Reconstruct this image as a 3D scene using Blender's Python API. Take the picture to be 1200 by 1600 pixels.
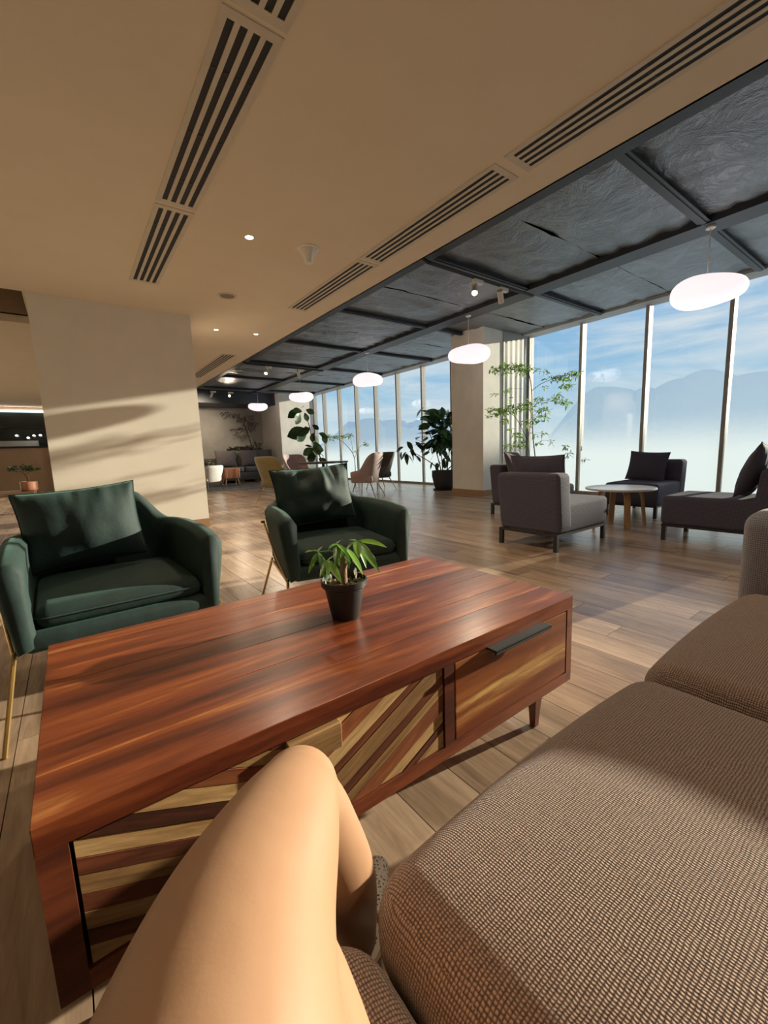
import bpy, bmesh, math, random
import numpy as np
from mathutils import Vector, Matrix, Quaternion, noise

for o in list(bpy.data.objects):
    bpy.data.objects.remove(o, do_unlink=True)
S = bpy.context.scene
C = S.collection
random.seed(7)

# ------------------------------------------------------------------ camera
f_px = 656.0
Yv = Vector((105 - 600, 722 - 800, f_px)).normalized()
Dv = Vector((760 - 600, 5300 - 800, f_px))
Dv = (Dv - Yv * Dv.dot(Yv)).normalized()
Zv = -Dv
Xv = Yv.cross(Zv)
R = Matrix((Xv, Yv, Zv))            # world <- camera (x right, y down, z forward)
CAM_H = 1.05
cd = bpy.data.cameras.new('camera')
cam = bpy.data.objects.new('camera', cd)
C.objects.link(cam)
right, down, fwd = R.col[0], R.col[1], R.col[2]
m = Matrix.Identity(4)
for i in range(3):
    m[i][0] = right[i]; m[i][1] = -down[i]; m[i][2] = -fwd[i]
m[2][3] = CAM_H
cam.matrix_world = m
cd.sensor_fit = 'VERTICAL'
cd.sensor_height = 36.0
cd.lens = f_px / 1600 * 36.0
cd.clip_start = 0.02
cd.clip_end = 500
S.camera = cam

# ------------------------------------------------------------------ world, sun, exposure
def N(nt, typ, **kw):
    n = nt.nodes.new(typ)
    for k, v in kw.items():
        setattr(n, k, v)
    return n
def L(nt, a, b): nt.links.new(a, b)
def setv(n, **kw):
    for k, v in kw.items():
        n.inputs[k.replace('_', ' ')].default_value = v
def ramp(nt, stops, interp='LINEAR'):
    r = nt.nodes.new('ShaderNodeValToRGB')
    cr = r.color_ramp; cr.interpolation = interp
    while len(cr.elements) > len(stops): cr.elements.remove(cr.elements[-1])
    while len(cr.elements) < len(stops): cr.elements.new(0.5)
    for e, (p, c) in zip(cr.elements, stops):
        e.position = p
        e.color = (c[0], c[1], c[2], 1) if not isinstance(c, (int, float)) else (c, c, c, 1)
    return r
def mixc(nt, fac, a, b, blend='MIX'):
    n = nt.nodes.new('ShaderNodeMix'); n.data_type = 'RGBA'; n.blend_type = blend
    for sock, v in ((n.inputs[0], fac), (n.inputs[6], a), (n.inputs[7], b)):
        if hasattr(v, 'is_linked'): nt.links.new(v, sock)
        elif isinstance(v, (int, float)): sock.default_value = v
        else: sock.default_value = (v[0], v[1], v[2], 1)
    return n.outputs[2]
def mth(nt, op, a, b=None, c=None, clamp=False):
    n = nt.nodes.new('ShaderNodeMath'); n.operation = op; n.use_clamp = clamp
    for sock, v in zip(n.inputs, (a, b, c)):
        if v is None: continue
        if hasattr(v, 'is_linked'): nt.links.new(v, sock)
        else: sock.default_value = v
    return n.outputs[0]

W = bpy.data.worlds.new('sky'); S.world = W
W.use_nodes = True
nt = W.node_tree; nt.nodes.clear()
tc = N(nt, 'ShaderNodeTexCoord')
sep = N(nt, 'ShaderNodeSeparateXYZ'); L(nt, tc.outputs['Generated'], sep.inputs[0])
base = ramp(nt, [(0.0, (.66, .74, .76)), (.5, (.70, .80, .84)), (.56, (.40, .64, .84)), (.68, (.17, .43, .80)), (1, (.10, .28, .62))])
L(nt, mth(nt, 'MULTIPLY_ADD', sep.outputs['Z'], .5, .5), base.inputs[0])
mp = N(nt, 'ShaderNodeMapping'); mp.inputs['Scale'].default_value = (1.6, 1.6, 9)
L(nt, tc.outputs['Generated'], mp.inputs[0])
nz = N(nt, 'ShaderNodeTexNoise'); setv(nz, Scale=2.1, Detail=7, Roughness=.58, Distortion=.35)
L(nt, mp.outputs[0], nz.inputs['Vector'])
cl = ramp(nt, [(.43, 0), (.66, 1)]); L(nt, nz.outputs['Fac'], cl.inputs[0])
skyc = mixc(nt, mth(nt, 'MULTIPLY', cl.outputs[0], .85), base.outputs[0], (.80, .86, .90))
bg = N(nt, 'ShaderNodeBackground'); bg.inputs['Strength'].default_value = .50
L(nt, skyc, bg.inputs['Color'])
wo = N(nt, 'ShaderNodeOutputWorld'); L(nt, bg.outputs[0], wo.inputs[0])

SUN_DIR = Vector((-1, .163, -.201)).normalized()
sd = bpy.data.lights.new('sun', 'SUN'); sd.energy = 6.4; sd.angle = math.radians(.6); sd.color = (1, .88, .68)
sun = bpy.data.objects.new('sun', sd); C.objects.link(sun)
sun.rotation_euler = SUN_DIR.to_track_quat('-Z', 'Y').to_euler()
sun.location = (12, -2, 5)

S.view_settings.view_transform = 'Standard'
S.view_settings.look = 'None'
S.view_settings.exposure = 1.05
S.view_settings.gamma = 1
S.view_settings.use_curve_mapping = False

# ------------------------------------------------------------------ helpers
class MB:
    def __init__(s): s.v = []; s.f = []
    def add(s, v, f, M=None):
        o = len(s.v)
        s.v += [tuple(M @ Vector(p)) if M is not None else tuple(p) for p in v]
        s.f += [tuple(i + o for i in q) for q in f]
        return s
    def box(s, a, b, M=None):
        x0, y0, z0 = a; x1, y1, z1 = b
        v = [(x0, y0, z0), (x1, y0, z0), (x1, y1, z0), (x0, y1, z0), (x0, y0, z1), (x1, y0, z1), (x1, y1, z1), (x0, y1, z1)]
        f = [(3, 2, 1, 0), (4, 5, 6, 7), (0, 1, 5, 4), (1, 2, 6, 5), (2, 3, 7, 6), (3, 0, 4, 7)]
        return s.add(v, f, M)
    def prism(s, poly, y0, y1, M=None):      # polygon in XZ, extruded along Y
        n = len(poly)
        v = [(p[0], y0, p[1]) for p in poly] + [(p[0], y1, p[1]) for p in poly]
        f = [tuple(range(n)), tuple(range(2 * n - 1, n - 1, -1))]
        f += [(i, i + n, (i + 1) % n + n, (i + 1) % n) for i in range(n)]
        return s.add(v, f, M)
    def tube(s, pts, rad, n=8, M=None, flat=1.0, up=None):
        pts = [Vector(p) for p in pts]
        if not hasattr(rad, '__len__'): rad = [rad] * len(pts)
        v = []; f = []
        up = Vector(up) if up else Vector((0, 0, 1))
        prev = None
        for i, p in enumerate(pts):
            t = (pts[min(i + 1, len(pts) - 1)] - pts[max(i - 1, 0)]).normalized()
            if prev is None:
                a = up if abs(t.dot(up)) < .95 else Vector((1, 0, 0))
                side = t.cross(a).normalized()
            else:
                side = (prev - t * prev.dot(t)).normalized()
            prev = side
            nn = side.cross(t)
            for k in range(n):
                th = 2 * math.pi * k / n
                v.append(p + side * math.cos(th) * rad[i] + nn * math.sin(th) * rad[i] * flat)
        for i in range(len(pts) - 1):
            for k in range(n):
                f.append((i * n + k, i * n + (k + 1) % n, (i + 1) * n + (k + 1) % n, (i + 1) * n + k))
        f.append(tuple(range(n - 1, -1, -1))); f.append(tuple((len(pts) - 1) * n + k for k in range(n)))
        return s.add(v, f, M)
    def lathe(s, prof, n=24, c=(0, 0, 0), M=None, cap=True):
        v = []; f = []
        for r, z in prof:
            for k in range(n):
                th = 2 * math.pi * k / n
                v.append((c[0] + r * math.cos(th), c[1] + r * math.sin(th), c[2] + z))
        for i in range(len(prof) - 1):
            for k in range(n):
                f.append((i * n + k, i * n + (k + 1) % n, (i + 1) * n + (k + 1) % n, (i + 1) * n + k))
        if cap:
            f.append(tuple(range(n - 1, -1, -1))); f.append(tuple((len(prof) - 1) * n + k for k in range(n)))
        return s.add(v, f, M)
    def soft(s, a, b, r, k=3, m=8, deform=None, M=None):   # rounded box between corners a and b
        c = [(p + q) / 2 for p, q in zip(a, b)]; h = [(q - p) / 2 for p, q in zip(a, b)]
        r = min(r, *[x * .999 for x in h])
        ax = []
        for i in range(3):
            inner = h[i] - r
            co = [-h[i] + r * j / k for j in range(k)]
            mm = max(1, int(round(m * inner / max(h)))) if inner > 1e-6 else 1
            co += [-inner + 2 * inner * j / mm for j in range(mm + 1)]
            co += [inner + r * (j + 1) / k for j in range(k)]
            ax.append(co)
        idx = {}; v = []; f = []
        def vert(i, j, l):
            key = (i, j, l)
            if key in idx: return idx[key]
            p = [ax[0][i], ax[1][j], ax[2][l]]
            q = [max(-(h[t] - r), min(h[t] - r, p[t])) for t in range(3)]
            d = Vector([p[t] - q[t] for t in range(3)])
            if d.length > 1e-9: d = d.normalized() * r
            P = Vector(q) + d
            if deform: P = Vector(deform(P, h))
            P += Vector(c)
            idx[key] = len(v); v.append(P); return idx[key]
        nx, ny, nz = len(ax[0]) - 1, len(ax[1]) - 1, len(ax[2]) - 1
        for i in range(nx):
            for j in range(ny):
                f.append((vert(i, j, 0), vert(i, j + 1, 0), vert(i + 1, j + 1, 0), vert(i + 1, j, 0)))
                f.append((vert(i, j, nz), vert(i + 1, j, nz), vert(i + 1, j + 1, nz), vert(i, j + 1, nz)))
        for i in range(nx):
            for l in range(nz):
                f.append((vert(i, 0, l), vert(i + 1, 0, l), vert(i + 1, 0, l + 1), vert(i, 0, l + 1)))
                f.append((vert(i, ny, l), vert(i, ny, l + 1), vert(i + 1, ny, l + 1), vert(i + 1, ny, l)))
        for j in range(ny):
            for l in range(nz):
                f.append((vert(0, j, l), vert(0, j, l + 1), vert(0, j + 1, l + 1), vert(0, j + 1, l)))
                f.append((vert(nx, j, l), vert(nx, j + 1, l), vert(nx, j + 1, l + 1), vert(nx, j, l + 1)))
        return s.add(v, f, M)
    def mesh(s, name, smooth=True, angle=38):
        me = bpy.data.meshes.new(name)
        me.from_pydata([tuple(p) for p in s.v], [], s.f)
        me.validate()
        if smooth:
            me.polygons.foreach_set('use_smooth', [True] * len(me.polygons))
            try: me.set_sharp_from_angle(angle=math.radians(angle))
            except Exception: pass
        me.update()
        return me
    def build(s, name, mat, parent=None, smooth=True, angle=38):
        return link(name, s.mesh(name, smooth, angle), mat, parent)

def link(name, me, mat, parent=None):
    if mat and not me.materials: me.materials.append(mat)
    o = bpy.data.objects.new(name, me); C.objects.link(o)
    if parent: o.parent = parent
    return o
def tag(o, label, cat, group=None):
    o['label'] = label; o['category'] = cat
    if group: o['group'] = group
    return o
def thing(name, label, cat, loc=(0, 0, 0), rz=0, group=None):
    o = bpy.data.objects.new(name, None); C.objects.link(o)
    o.empty_display_size = .1
    o.location = loc; o.rotation_euler = (0, 0, rz)
    return tag(o, label, cat, group)
def struct(o, label=None):
    o['kind'] = 'structure'
    if label: o['label'] = label
    return o
def sroot(name, label=None):
    o = bpy.data.objects.new(name, None); C.objects.link(o); o.empty_display_size = .1
    return struct(o, label)
def dup(root, loc, rz, label, group=None):
    r = root.copy(); C.objects.link(r); r.location = loc; r.rotation_euler = (0, 0, rz); r['label'] = label
    if group: r['group'] = group
    for ch in list(root.children):
        c = ch.copy(); C.objects.link(c); c.parent = r
        for g in list(ch.children):
            d = g.copy(); C.objects.link(d); d.parent = c
    return r
def spline(pts, n=6):
    P = [Vector(p) for p in pts]; out = []
    P = [P[0] * 2 - P[1]] + P + [P[-1] * 2 - P[-2]]
    for i in range(1, len(P) - 2):
        for k in range(n):
            t = k / n
            a, b, c, d = P[i - 1], P[i], P[i + 1], P[i + 2]
            out.append(.5 * ((2 * b) + (c - a) * t + (2 * a - 5 * b + 4 * c - d) * t * t + (3 * b - a - 3 * c + d) * t ** 3))
    out.append(P[-2]); return out
def interp(vals, n=6):
    out = []
    for i in range(len(vals) - 1):
        out += [vals[i] + (vals[i + 1] - vals[i]) * k / n for k in range(n)]
    return out + [vals[-1]]

# ------------------------------------------------------------------ materials
def new_mat(name):
    ma = bpy.data.materials.new(name); ma.use_nodes = True
    nt = ma.node_tree; nt.nodes.clear()
    out = N(nt, 'ShaderNodeOutputMaterial'); bs = N(nt, 'ShaderNodeBsdfPrincipled')
    L(nt, bs.outputs[0], out.inputs[0])
    return ma, nt, bs, out
def bump(nt, bs, h, strength=.3, dist=.01):
    b = N(nt, 'ShaderNodeBump'); b.inputs['Strength'].default_value = strength; b.inputs['Distance'].default_value = dist
    L(nt, h, b.inputs['Height']); L(nt, b.outputs[0], bs.inputs['Normal'])
def pmat(name, col, rough=.5, metal=0, var=None, vscale=8, bmp=None, coat=0, sheen=0, spec=.5, stretch=(1, 1, 1), rnd=0):
    ma, nt, bs, out = new_mat(name)
    setv(bs, Roughness=rough, Metallic=metal)
    bs.inputs['Specular IOR Level'].default_value = spec
    bs.inputs['Coat Weight'].default_value = coat
    bs.inputs['Coat Roughness'].default_value = .15
    bs.inputs['Sheen Weight'].default_value = sheen
    tc = N(nt, 'ShaderNodeTexCoord'); mp = N(nt, 'ShaderNodeMapping'); mp.inputs['Scale'].default_value = stretch
    L(nt, tc.outputs['Object'], mp.inputs[0])
    nz = N(nt, 'ShaderNodeTexNoise'); setv(nz, Scale=vscale, Detail=5, Roughness=.6); L(nt, mp.outputs[0], nz.inputs['Vector'])
    v2 = var if var else [c * .88 for c in col]
    rp = ramp(nt, [(.3, v2), (.7, col)]); L(nt, nz.outputs['Fac'], rp.inputs[0])
    cc = rp.outputs[0]
    if rnd:
        oi = N(nt, 'ShaderNodeObjectInfo')
        hs = N(nt, 'ShaderNodeHueSaturation'); L(nt, cc, hs.inputs['Color'])
        L(nt, mth(nt, 'MULTIPLY_ADD', oi.outputs['Random'], rnd * 2, 1 - rnd), hs.inputs['Value'])
        cc = hs.outputs[0]
    L(nt, cc, bs.inputs['Base Color'])
    if bmp:
        n2 = N(nt, 'ShaderNodeTexNoise'); setv(n2, Scale=bmp[0], Detail=4, Roughness=.6); L(nt, mp.outputs[0], n2.inputs['Vector'])
        bump(nt, bs, n2.outputs['Fac'], bmp[1], bmp[2] if len(bmp) > 2 else .01)
    return ma
def emat(name, col, strength):
    ma, nt, bs, out = new_mat(name)
    bs.inputs['Base Color'].default_value = (*[c * .9 for c in col], 1)
    bs.inputs['Emission Color'].default_value = (*col, 1); bs.inputs['Emission Strength'].default_value = strength
    setv(bs, Roughness=.4)
    return ma
def wood(name, stops, axis='X', scale=1.0, rough=.4, coat=.2, rnd=.25, knots=True, island=False, bmp=.08, ramp_shift=.35, spec=.5):
    ma, nt, bs, out = new_mat(name)
    bs.inputs['Specular IOR Level'].default_value = spec
    setv(bs, Roughness=rough); bs.inputs['Coat Weight'].default_value = coat; bs.inputs['Coat Roughness'].default_value = .2
    tc = N(nt, 'ShaderNodeTexCoord'); oi = N(nt, 'ShaderNodeObjectInfo')
    rv = oi.outputs['Random']
    if island:
        ge = N(nt, 'ShaderNodeNewGeometry'); rv = ge.outputs['Random Per Island']
    off = N(nt, 'ShaderNodeCombineXYZ')
    L(nt, mth(nt, 'MULTIPLY', rv, 37.0), off.inputs[0]); L(nt, mth(nt, 'MULTIPLY', rv, 91.0), off.inputs[1]); L(nt, mth(nt, 'MULTIPLY', rv, 53.0), off.inputs[2])
    ad = N(nt, 'ShaderNodeVectorMath'); ad.operation = 'ADD'; L(nt, tc.outputs['Object'], ad.inputs[0]); L(nt, off.outputs[0], ad.inputs[1])
    mp = N(nt, 'ShaderNodeMapping')
    sc = {'X': (.9, 9, 9), 'Y': (9, .9, 9), 'Z': (9, 9, .9)}[axis]
    mp.inputs['Scale'].default_value = [q * scale for q in sc]
    L(nt, ad.outputs[0], mp.inputs[0])
    n1 = N(nt, 'ShaderNodeTexNoise'); setv(n1, Scale=1.0, Detail=3, Roughness=.5, Distortion=1.6); L(nt, mp.outputs[0], n1.inputs['Vector'])
    n2 = N(nt, 'ShaderNodeTexNoise'); setv(n2, Scale=7.0, Detail=6, Roughness=.65, Distortion=.6); L(nt, mp.outputs[0], n2.inputs['Vector'])
    fac = mth(nt, 'ADD', mth(nt, 'MULTIPLY', n1.outputs['Fac'], .75), mth(nt, 'MULTIPLY', n2.outputs['Fac'], .25))
    fac = mth(nt, 'ADD', fac, mth(nt, 'MULTIPLY_ADD', rv, ramp_shift, -ramp_shift / 2))
    rp = ramp(nt, stops); L(nt, fac, rp.inputs[0])
    cc = rp.outputs[0]
    g = ramp(nt, [(.35, .62), (.6, 1.05)]); L(nt, n2.outputs['Fac'], g.inputs[0])
    cc = mixc(nt, .55, cc, g.outputs[0], 'MULTIPLY')
    if knots:
        vo = N(nt, 'ShaderNodeTexVoronoi'); vo.inputs['Scale'].default_value = 1.0
        mk = N(nt, 'ShaderNodeMapping'); mk.inputs['Scale'].default_value = [q * .45 * scale for q in {'X': (5, 9, 9), 'Y': (9, 5, 9), 'Z': (9, 9, 5)}[axis]]
        L(nt, ad.outputs[0], mk.inputs[0]); L(nt, mk.outputs[0], vo.inputs['Vector'])
        kr = ramp(nt, [(.03, .25), (.12, 1)]); L(nt, vo.outputs['Distance'], kr.inputs[0])
        cc = mixc(nt, .8, cc, kr.outputs[0], 'MULTIPLY')
    hs = N(nt, 'ShaderNodeHueSaturation'); L(nt, cc, hs.inputs['Color'])
    L(nt, mth(nt, 'MULTIPLY_ADD', rv, rnd * 2, 1 - rnd), hs.inputs['Value'])
    L(nt, hs.outputs[0], bs.inputs['Base Color'])
    bump(nt, bs, n2.outputs['Fac'], bmp, .004)
    return ma
def weave(name, dark, light, k=520, sheen=.2, strength=.5):
    ma, nt, bs, out = new_mat(name)
    setv(bs, Roughness=.85); bs.inputs['Sheen Weight'].default_value = sheen; bs.inputs['Specular IOR Level'].default_value = .15
    tc = N(nt, 'ShaderNodeTexCoord')
    wz = N(nt, 'ShaderNodeTexNoise'); setv(wz, Scale=30, Detail=2); L(nt, tc.outputs['Object'], wz.inputs['Vector'])
    sp = N(nt, 'ShaderNodeSeparateXYZ'); L(nt, tc.outputs['Object'], sp.inputs[0])
    wob = mth(nt, 'MULTIPLY_ADD', wz.outputs['Fac'], .006, -.003)
    sn = N(nt, 'ShaderNodeSeparateXYZ'); L(nt, tc.outputs['Normal'], sn.inputs[0])
    ax_, ay_, az_ = [mth(nt, 'ABSOLUTE', sn.outputs[q]) for q in 'XYZ']
    isx = mth(nt, 'GREATER_THAN', ax_, mth(nt, 'MAXIMUM', ay_, az_))
    isz = mth(nt, 'GREATER_THAN', az_, mth(nt, 'MAXIMUM', ax_, ay_))
    def sel(c, p, q):
        return mth(nt, 'ADD', mth(nt, 'MULTIPLY', c, p), mth(nt, 'MULTIPLY', mth(nt, 'SUBTRACT', 1.0, c), q))
    u = mth(nt, 'ADD', sel(isx, sp.outputs['Y'], sp.outputs['X']), wob)
    v = mth(nt, 'ADD', sel(isz, sp.outputs['Y'], sp.outputs['Z']), wob)
    su = mth(nt, 'ABSOLUTE', mth(nt, 'SINE', mth(nt, 'MULTIPLY', u, k)))
    sv = mth(nt, 'ABSOLUTE', mth(nt, 'SINE', mth(nt, 'MULTIPLY', v, k * .8)))
    pat = mth(nt, 'MULTIPLY', su, sv)
    nz = N(nt, 'ShaderNodeTexNoise'); setv(nz, Scale=260, Detail=2); L(nt, tc.outputs['Object'], nz.inputs['Vector'])
    fac = mth(nt, 'ADD', mth(nt, 'MULTIPLY', pat, .8), mth(nt, 'MULTIPLY_ADD', nz.outputs['Fac'], .9, -.4))
    rp = ramp(nt, [(.12, dark), (.75, light)]); L(nt, fac, rp.inputs[0])
    L(nt, rp.outputs[0], bs.inputs['Base Color'])
    bump(nt, bs, pat, strength, .003)
    return ma

M = {}
M['plaster'] = pmat('wall_plaster', (.80, .75, .66), .85, bmp=(90, .06, .004), vscale=3, var=(.76, .71, .62))
M['ceiling'] = pmat('ceiling_warm_tint', (.82, .71, .55), .9, bmp=(140, .12, .003), vscale=2, var=(.78, .67, .51))  # the warm cast of the room's light is put into this tan
M['pillar_white'] = pmat('pillar_paint', (.84, .81, .76), .8, vscale=3)
M['farwall'] = pmat('grey_plaster', (.50, .47, .43), .85, vscale=1.2, var=(.38, .36, .33), bmp=(30, .1))
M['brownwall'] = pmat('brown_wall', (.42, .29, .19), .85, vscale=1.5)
M['dark'] = pmat('black_paint', (.012, .014, .018), .6)
M['beam'] = pmat('dark_steel', (.035, .042, .055), .5, vscale=5)
M['grey_trim'] = pmat('grey_trim', (.42, .42, .42), .6)
M['mullion'] = pmat('window_frame', (.42, .40, .37), .55)
M['skirting'] = pmat('oak_skirting', (.36, .21, .11), .5, vscale=6, stretch=(1, .2, 4))
M['white_plastic'] = pmat('white_plastic', (.88, .84, .76), .4)
M['vent'] = pmat('vent_frame', (.70, .62, .50), .6)
M['pendant'] = emat('opal_glass', (1.0, .88, .92), .46)
M['cord'] = pmat('white_cord', (.6, .58, .55), .6)
M['lamp_on'] = emat('lamp_glow', (1.0, .78, .5), 6.0)
M['lamp_white'] = emat('white_glow', (1.0, .95, .88), 4.0)
M['velvet'] = pmat('green_velvet', (.0065, .026, .0245), .75, sheen=.14, vscale=9, var=(.0035, .014, .0135), bmp=(14, .12, .02))
M['velvet'].node_tree.nodes['Principled BSDF'].inputs['Sheen Tint'].default_value = (.35, .75, .65, 1)
M['brass'] = pmat('brass', (.62, .42, .16), .25, metal=1)
M['grey_fabric'] = weave('grey_fabric', (.060, .057, .085), (.130, .124, .175), 330, .08, .3)
M['brown_fabric'] = weave('taupe_cushion_fabric', (.12, .095, .095), (.21, .17, .17), 330, .3, .3)
M['sofa'] = weave('taupe_weave', (.085, .050, .038), (.40, .285, .22), 760, .35, .6)
M['arm_fabric'] = weave('grey_taupe_weave', (.12, .125, .155), (.25, .26, .30), 470, .3, .5)
M['blackmetal'] = pmat('black_metal', (.02, .02, .022), .55)
M['table_top'] = wood('acacia_top', [(.30, (.06, .012, .007)), (.44, (.155, .034, .013)), (.58, (.27, .068, .021)), (.68, (.52, .22, .07))], 'X', .8, .32, .2, .14, ramp_shift=.16, bmp=.02)
M['table_frame'] = wood('acacia_frame', [(.3, (.05, .013, .008)), (.5, (.11, .026, .012)), (.7, (.20, .05, .018))], 'X', 1.0, .4, .2, .12, knots=False)
M['drawer'] = wood('acacia_drawer', [(.3, (.20, .05, .016)), (.42, (.28, .085, .025)), (.46, (.36, .13, .04)), (.53, (.66, .42, .15))], 'X', .42, .35, .25, .1)
M['slat_light'] = wood('slat_pale', [(.3, (.15, .07, .026)), (.5, (.32, .175, .068)), (.7, (.47, .30, .135))], 'X', 1.6, .5, .05, .2)
M['slat_dark'] = wood('slat_dark', [(.3, (.06, .018, .010)), (.5, (.15, .042, .018)), (.7, (.26, .085, .03))], 'X', 1.6, .45, .05, .2)
M['oak'] = wood('light_oak', [(.3, (.42, .24, .11)), (.7, (.62, .40, .20))], 'Z', 1, .5, .05, .1, knots=False)
M['cab_wood'] = wood('red_slat_wood', [(.3, (.30, .10, .05)), (.7, (.55, .24, .12))], 'Z', 2, .5, .05, .2, knots=False)
fl = [(.28, (.29, .195, .13)), (.5, (.47, .33, .225)), (.72, (.60, .44, .31))]
M['plank'] = wood('floor_plank', fl, 'Y', .55, .27, .0, .13, knots=False, bmp=.04, ramp_shift=.12, spec=.9)
M['plank_far'] = wood('floor_plank_far', fl, 'Y', .55, .27, .0, .13, knots=False, island=True, bmp=.04, ramp_shift=.12, spec=.9)
M['grout'] = pmat('floor_joint', (.055, .04, .03), .8)
M['skin'] = pmat('skin', (.36, .208, .122), .5, vscale=7, var=(.325, .18, .10), bmp=(220, .06, .002), spec=.4)
_b = M['skin'].node_tree.nodes['Principled BSDF']
_b.inputs['Subsurface Weight'].default_value = .15; _b.inputs['Subsurface Radius'].default_value = (.02, .008, .004); _b.inputs['Subsurface Scale'].default_value = .4
M['shorts'] = pmat('dark_cloth', (.03, .03, .035), .9)
M['black_pot'] = pmat('black_pot', (.014, .014, .015), .5, vscale=30, bmp=(60, .1, .003))
M['charcoal_pot'] = pmat('charcoal_pot', (.022, .022, .028), .55)
M['copper'] = pmat('terracotta', (.40, .17, .10), .4)
M['soil'] = pmat('gravel', (.45, .33, .2), .9, vscale=120, var=(.10, .06, .03), bmp=(150, .8, .01))
M['bark'] = pmat('bark', (.25, .16, .09), .8, vscale=30, var=(.12, .075, .04), bmp=(40, .5, .01))
M['thin_stem'] = pmat('dark_stem', (.09, .07, .05), .7)
def leafmat(name, c1, c2, rough=.4, trans=.3):
    ma, nt, bs, out = new_mat(name)
    setv(bs, Roughness=rough)
    tc = N(nt, 'ShaderNodeTexCoord'); oi = N(nt, 'ShaderNodeObjectInfo')
    nz = N(nt, 'ShaderNodeTexNoise'); setv(nz, Scale=18, Detail=3); L(nt, tc.outputs['Object'], nz.inputs['Vector'])
    fac = mth(nt, 'ADD', mth(nt, 'MULTIPLY', nz.outputs['Fac'], .5), mth(nt, 'MULTIPLY', oi.outputs['Random'], .5))
    rp = ramp(nt, [(.25, c1), (.75, c2)]); L(nt, fac, rp.inputs[0]); L(nt, rp.outputs[0], bs.inputs['Base Color'])
    tr = N(nt, 'ShaderNodeBsdfTranslucent'); L(nt, rp.outputs[0], tr.inputs[0])
    mx = N(nt, 'ShaderNodeMixShader'); mx.inputs[0].default_value = trans
    L(nt, bs.outputs[0], mx.inputs[1]); L(nt, tr.outputs[0], mx.inputs[2]); L(nt, mx.outputs[0], out.inputs[0])
    return ma
M['leaf_fresh'] = leafmat('fresh_leaf', (.06, .16, .02), (.17, .34, .05), .35, .35)
M['leaf_dark'] = leafmat('dark_leaf', (.010, .035, .014), (.035, .085, .025), .3, .15)
M['leaf_thin'] = leafmat('thin_leaf', (.12, .22, .05), (.36, .48, .12), .5, .5)
M['leaf_dry'] = leafmat('dry_leaf', (.05, .05, .03), (.12, .11, .07), .6, .2)
M['leaf_white'] = leafmat('pale_leaf', (.55, .6, .5), (.75, .78, .7), .5, .3)
# foil insulation: crinkled reflective sheet
ma, nt, bs, out = new_mat('foil'); M['foil'] = ma
setv(bs, Roughness=.42, Metallic=.7); bs.inputs['Base Color'].default_value = (.24, .26, .28, 1)
tc = N(nt, 'ShaderNodeTexCoord'); oi = N(nt, 'ShaderNodeObjectInfo')
ad = N(nt, 'ShaderNodeVectorMath'); ad.operation = 'ADD'; L(nt, tc.outputs['Object'], ad.inputs[0]); L(nt, oi.outputs['Location'], ad.inputs[1])
n1 = N(nt, 'ShaderNodeTexNoise'); setv(n1, Scale=2.2, Detail=5, Roughness=.6, Distortion=2.4); L(nt, tc.outputs['Object'], n1.inputs['Vector'])
v1 = N(nt, 'ShaderNodeTexVoronoi'); v1.feature = 'DISTANCE_TO_EDGE'; v1.inputs['Scale'].default_value = 5
wn = N(nt, 'ShaderNodeVectorMath'); wn.operation = 'ADD'; L(nt, tc.outputs['Object'], wn.inputs[0]); L(nt, n1.outputs['Color'], wn.inputs[1]); L(nt, wn.outputs[0], v1.inputs['Vector'])
hgt = mth(nt, 'ADD', mth(nt, 'MULTIPLY', n1.outputs['Fac'], 1.0), mth(nt, 'MULTIPLY', mth(nt, 'MINIMUM', v1.outputs['Distance'], .12), .7))
bump(nt, bs, hgt, .5, .08)
# window glass and frosted film
ma, nt, bs, out = new_mat('window_glass'); M['glass'] = ma
tr = N(nt, 'ShaderNodeBsdfTransparent'); tr.inputs[0].default_value = (.95, .97, .97, 1)
gl = N(nt, 'ShaderNodeBsdfGlossy'); gl.inputs['Roughness'].default_value = .02
mx = N(nt, 'ShaderNodeMixShader'); mx.inputs[0].default_value = .05
L(nt, tr.outputs[0], mx.inputs[1]); L(nt, gl.outputs[0], mx.inputs[2]); L(nt, mx.outputs[0], out.inputs[0])
ma, nt, bs, out = new_mat('frosted_film'); M['film'] = ma
ge = N(nt, 'ShaderNodeNewGeometry'); sp = N(nt, 'ShaderNodeSeparateXYZ'); L(nt, ge.outputs['Position'], sp.inputs[0])
mr = N(nt, 'ShaderNodeMapRange'); mr.interpolation_type = 'SMOOTHSTEP'
setv(mr, From_Min=1.62, From_Max=.75, To_Min=0.0, To_Max=.97); L(nt, sp.outputs['Z'], mr.inputs['Value'])
tr = N(nt, 'ShaderNodeBsdfTransparent')
tl = N(nt, 'ShaderNodeBsdfTranslucent'); tl.inputs[0].default_value = (.215, .250, .285, 1)
mx = N(nt, 'ShaderNodeMixShader'); L(nt, mr.outputs[0], mx.inputs[0]); L(nt, tr.outputs[0], mx.inputs[1]); L(nt, tl.outputs[0], mx.inputs[2]); L(nt, mx.outputs[0], out.inputs[0])
M['darkglass'] = pmat('dark_glass', (.02, .03, .028), .12, vscale=2, var=(.012, .016, .015))
M['rug'] = pmat('grey_rug', (.26, .25, .24), .95, vscale=3, var=(.12, .115, .11), bmp=(200, .4, .01))
M['olive'] = pmat('olive_velvet', (.17, .125, .035), .8, sheen=.4, vscale=5)
M['olive_dark'] = pmat('dark_olive_fabric', (.07, .06, .045), .85, sheen=.2)
M['pink'] = pmat('mauve_velvet', (.30, .215, .21), .8, sheen=.5, vscale=5)
M['white_fabric'] = pmat('white_boucle', (.55, .54, .53), .9, bmp=(120, .5, .01))
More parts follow.
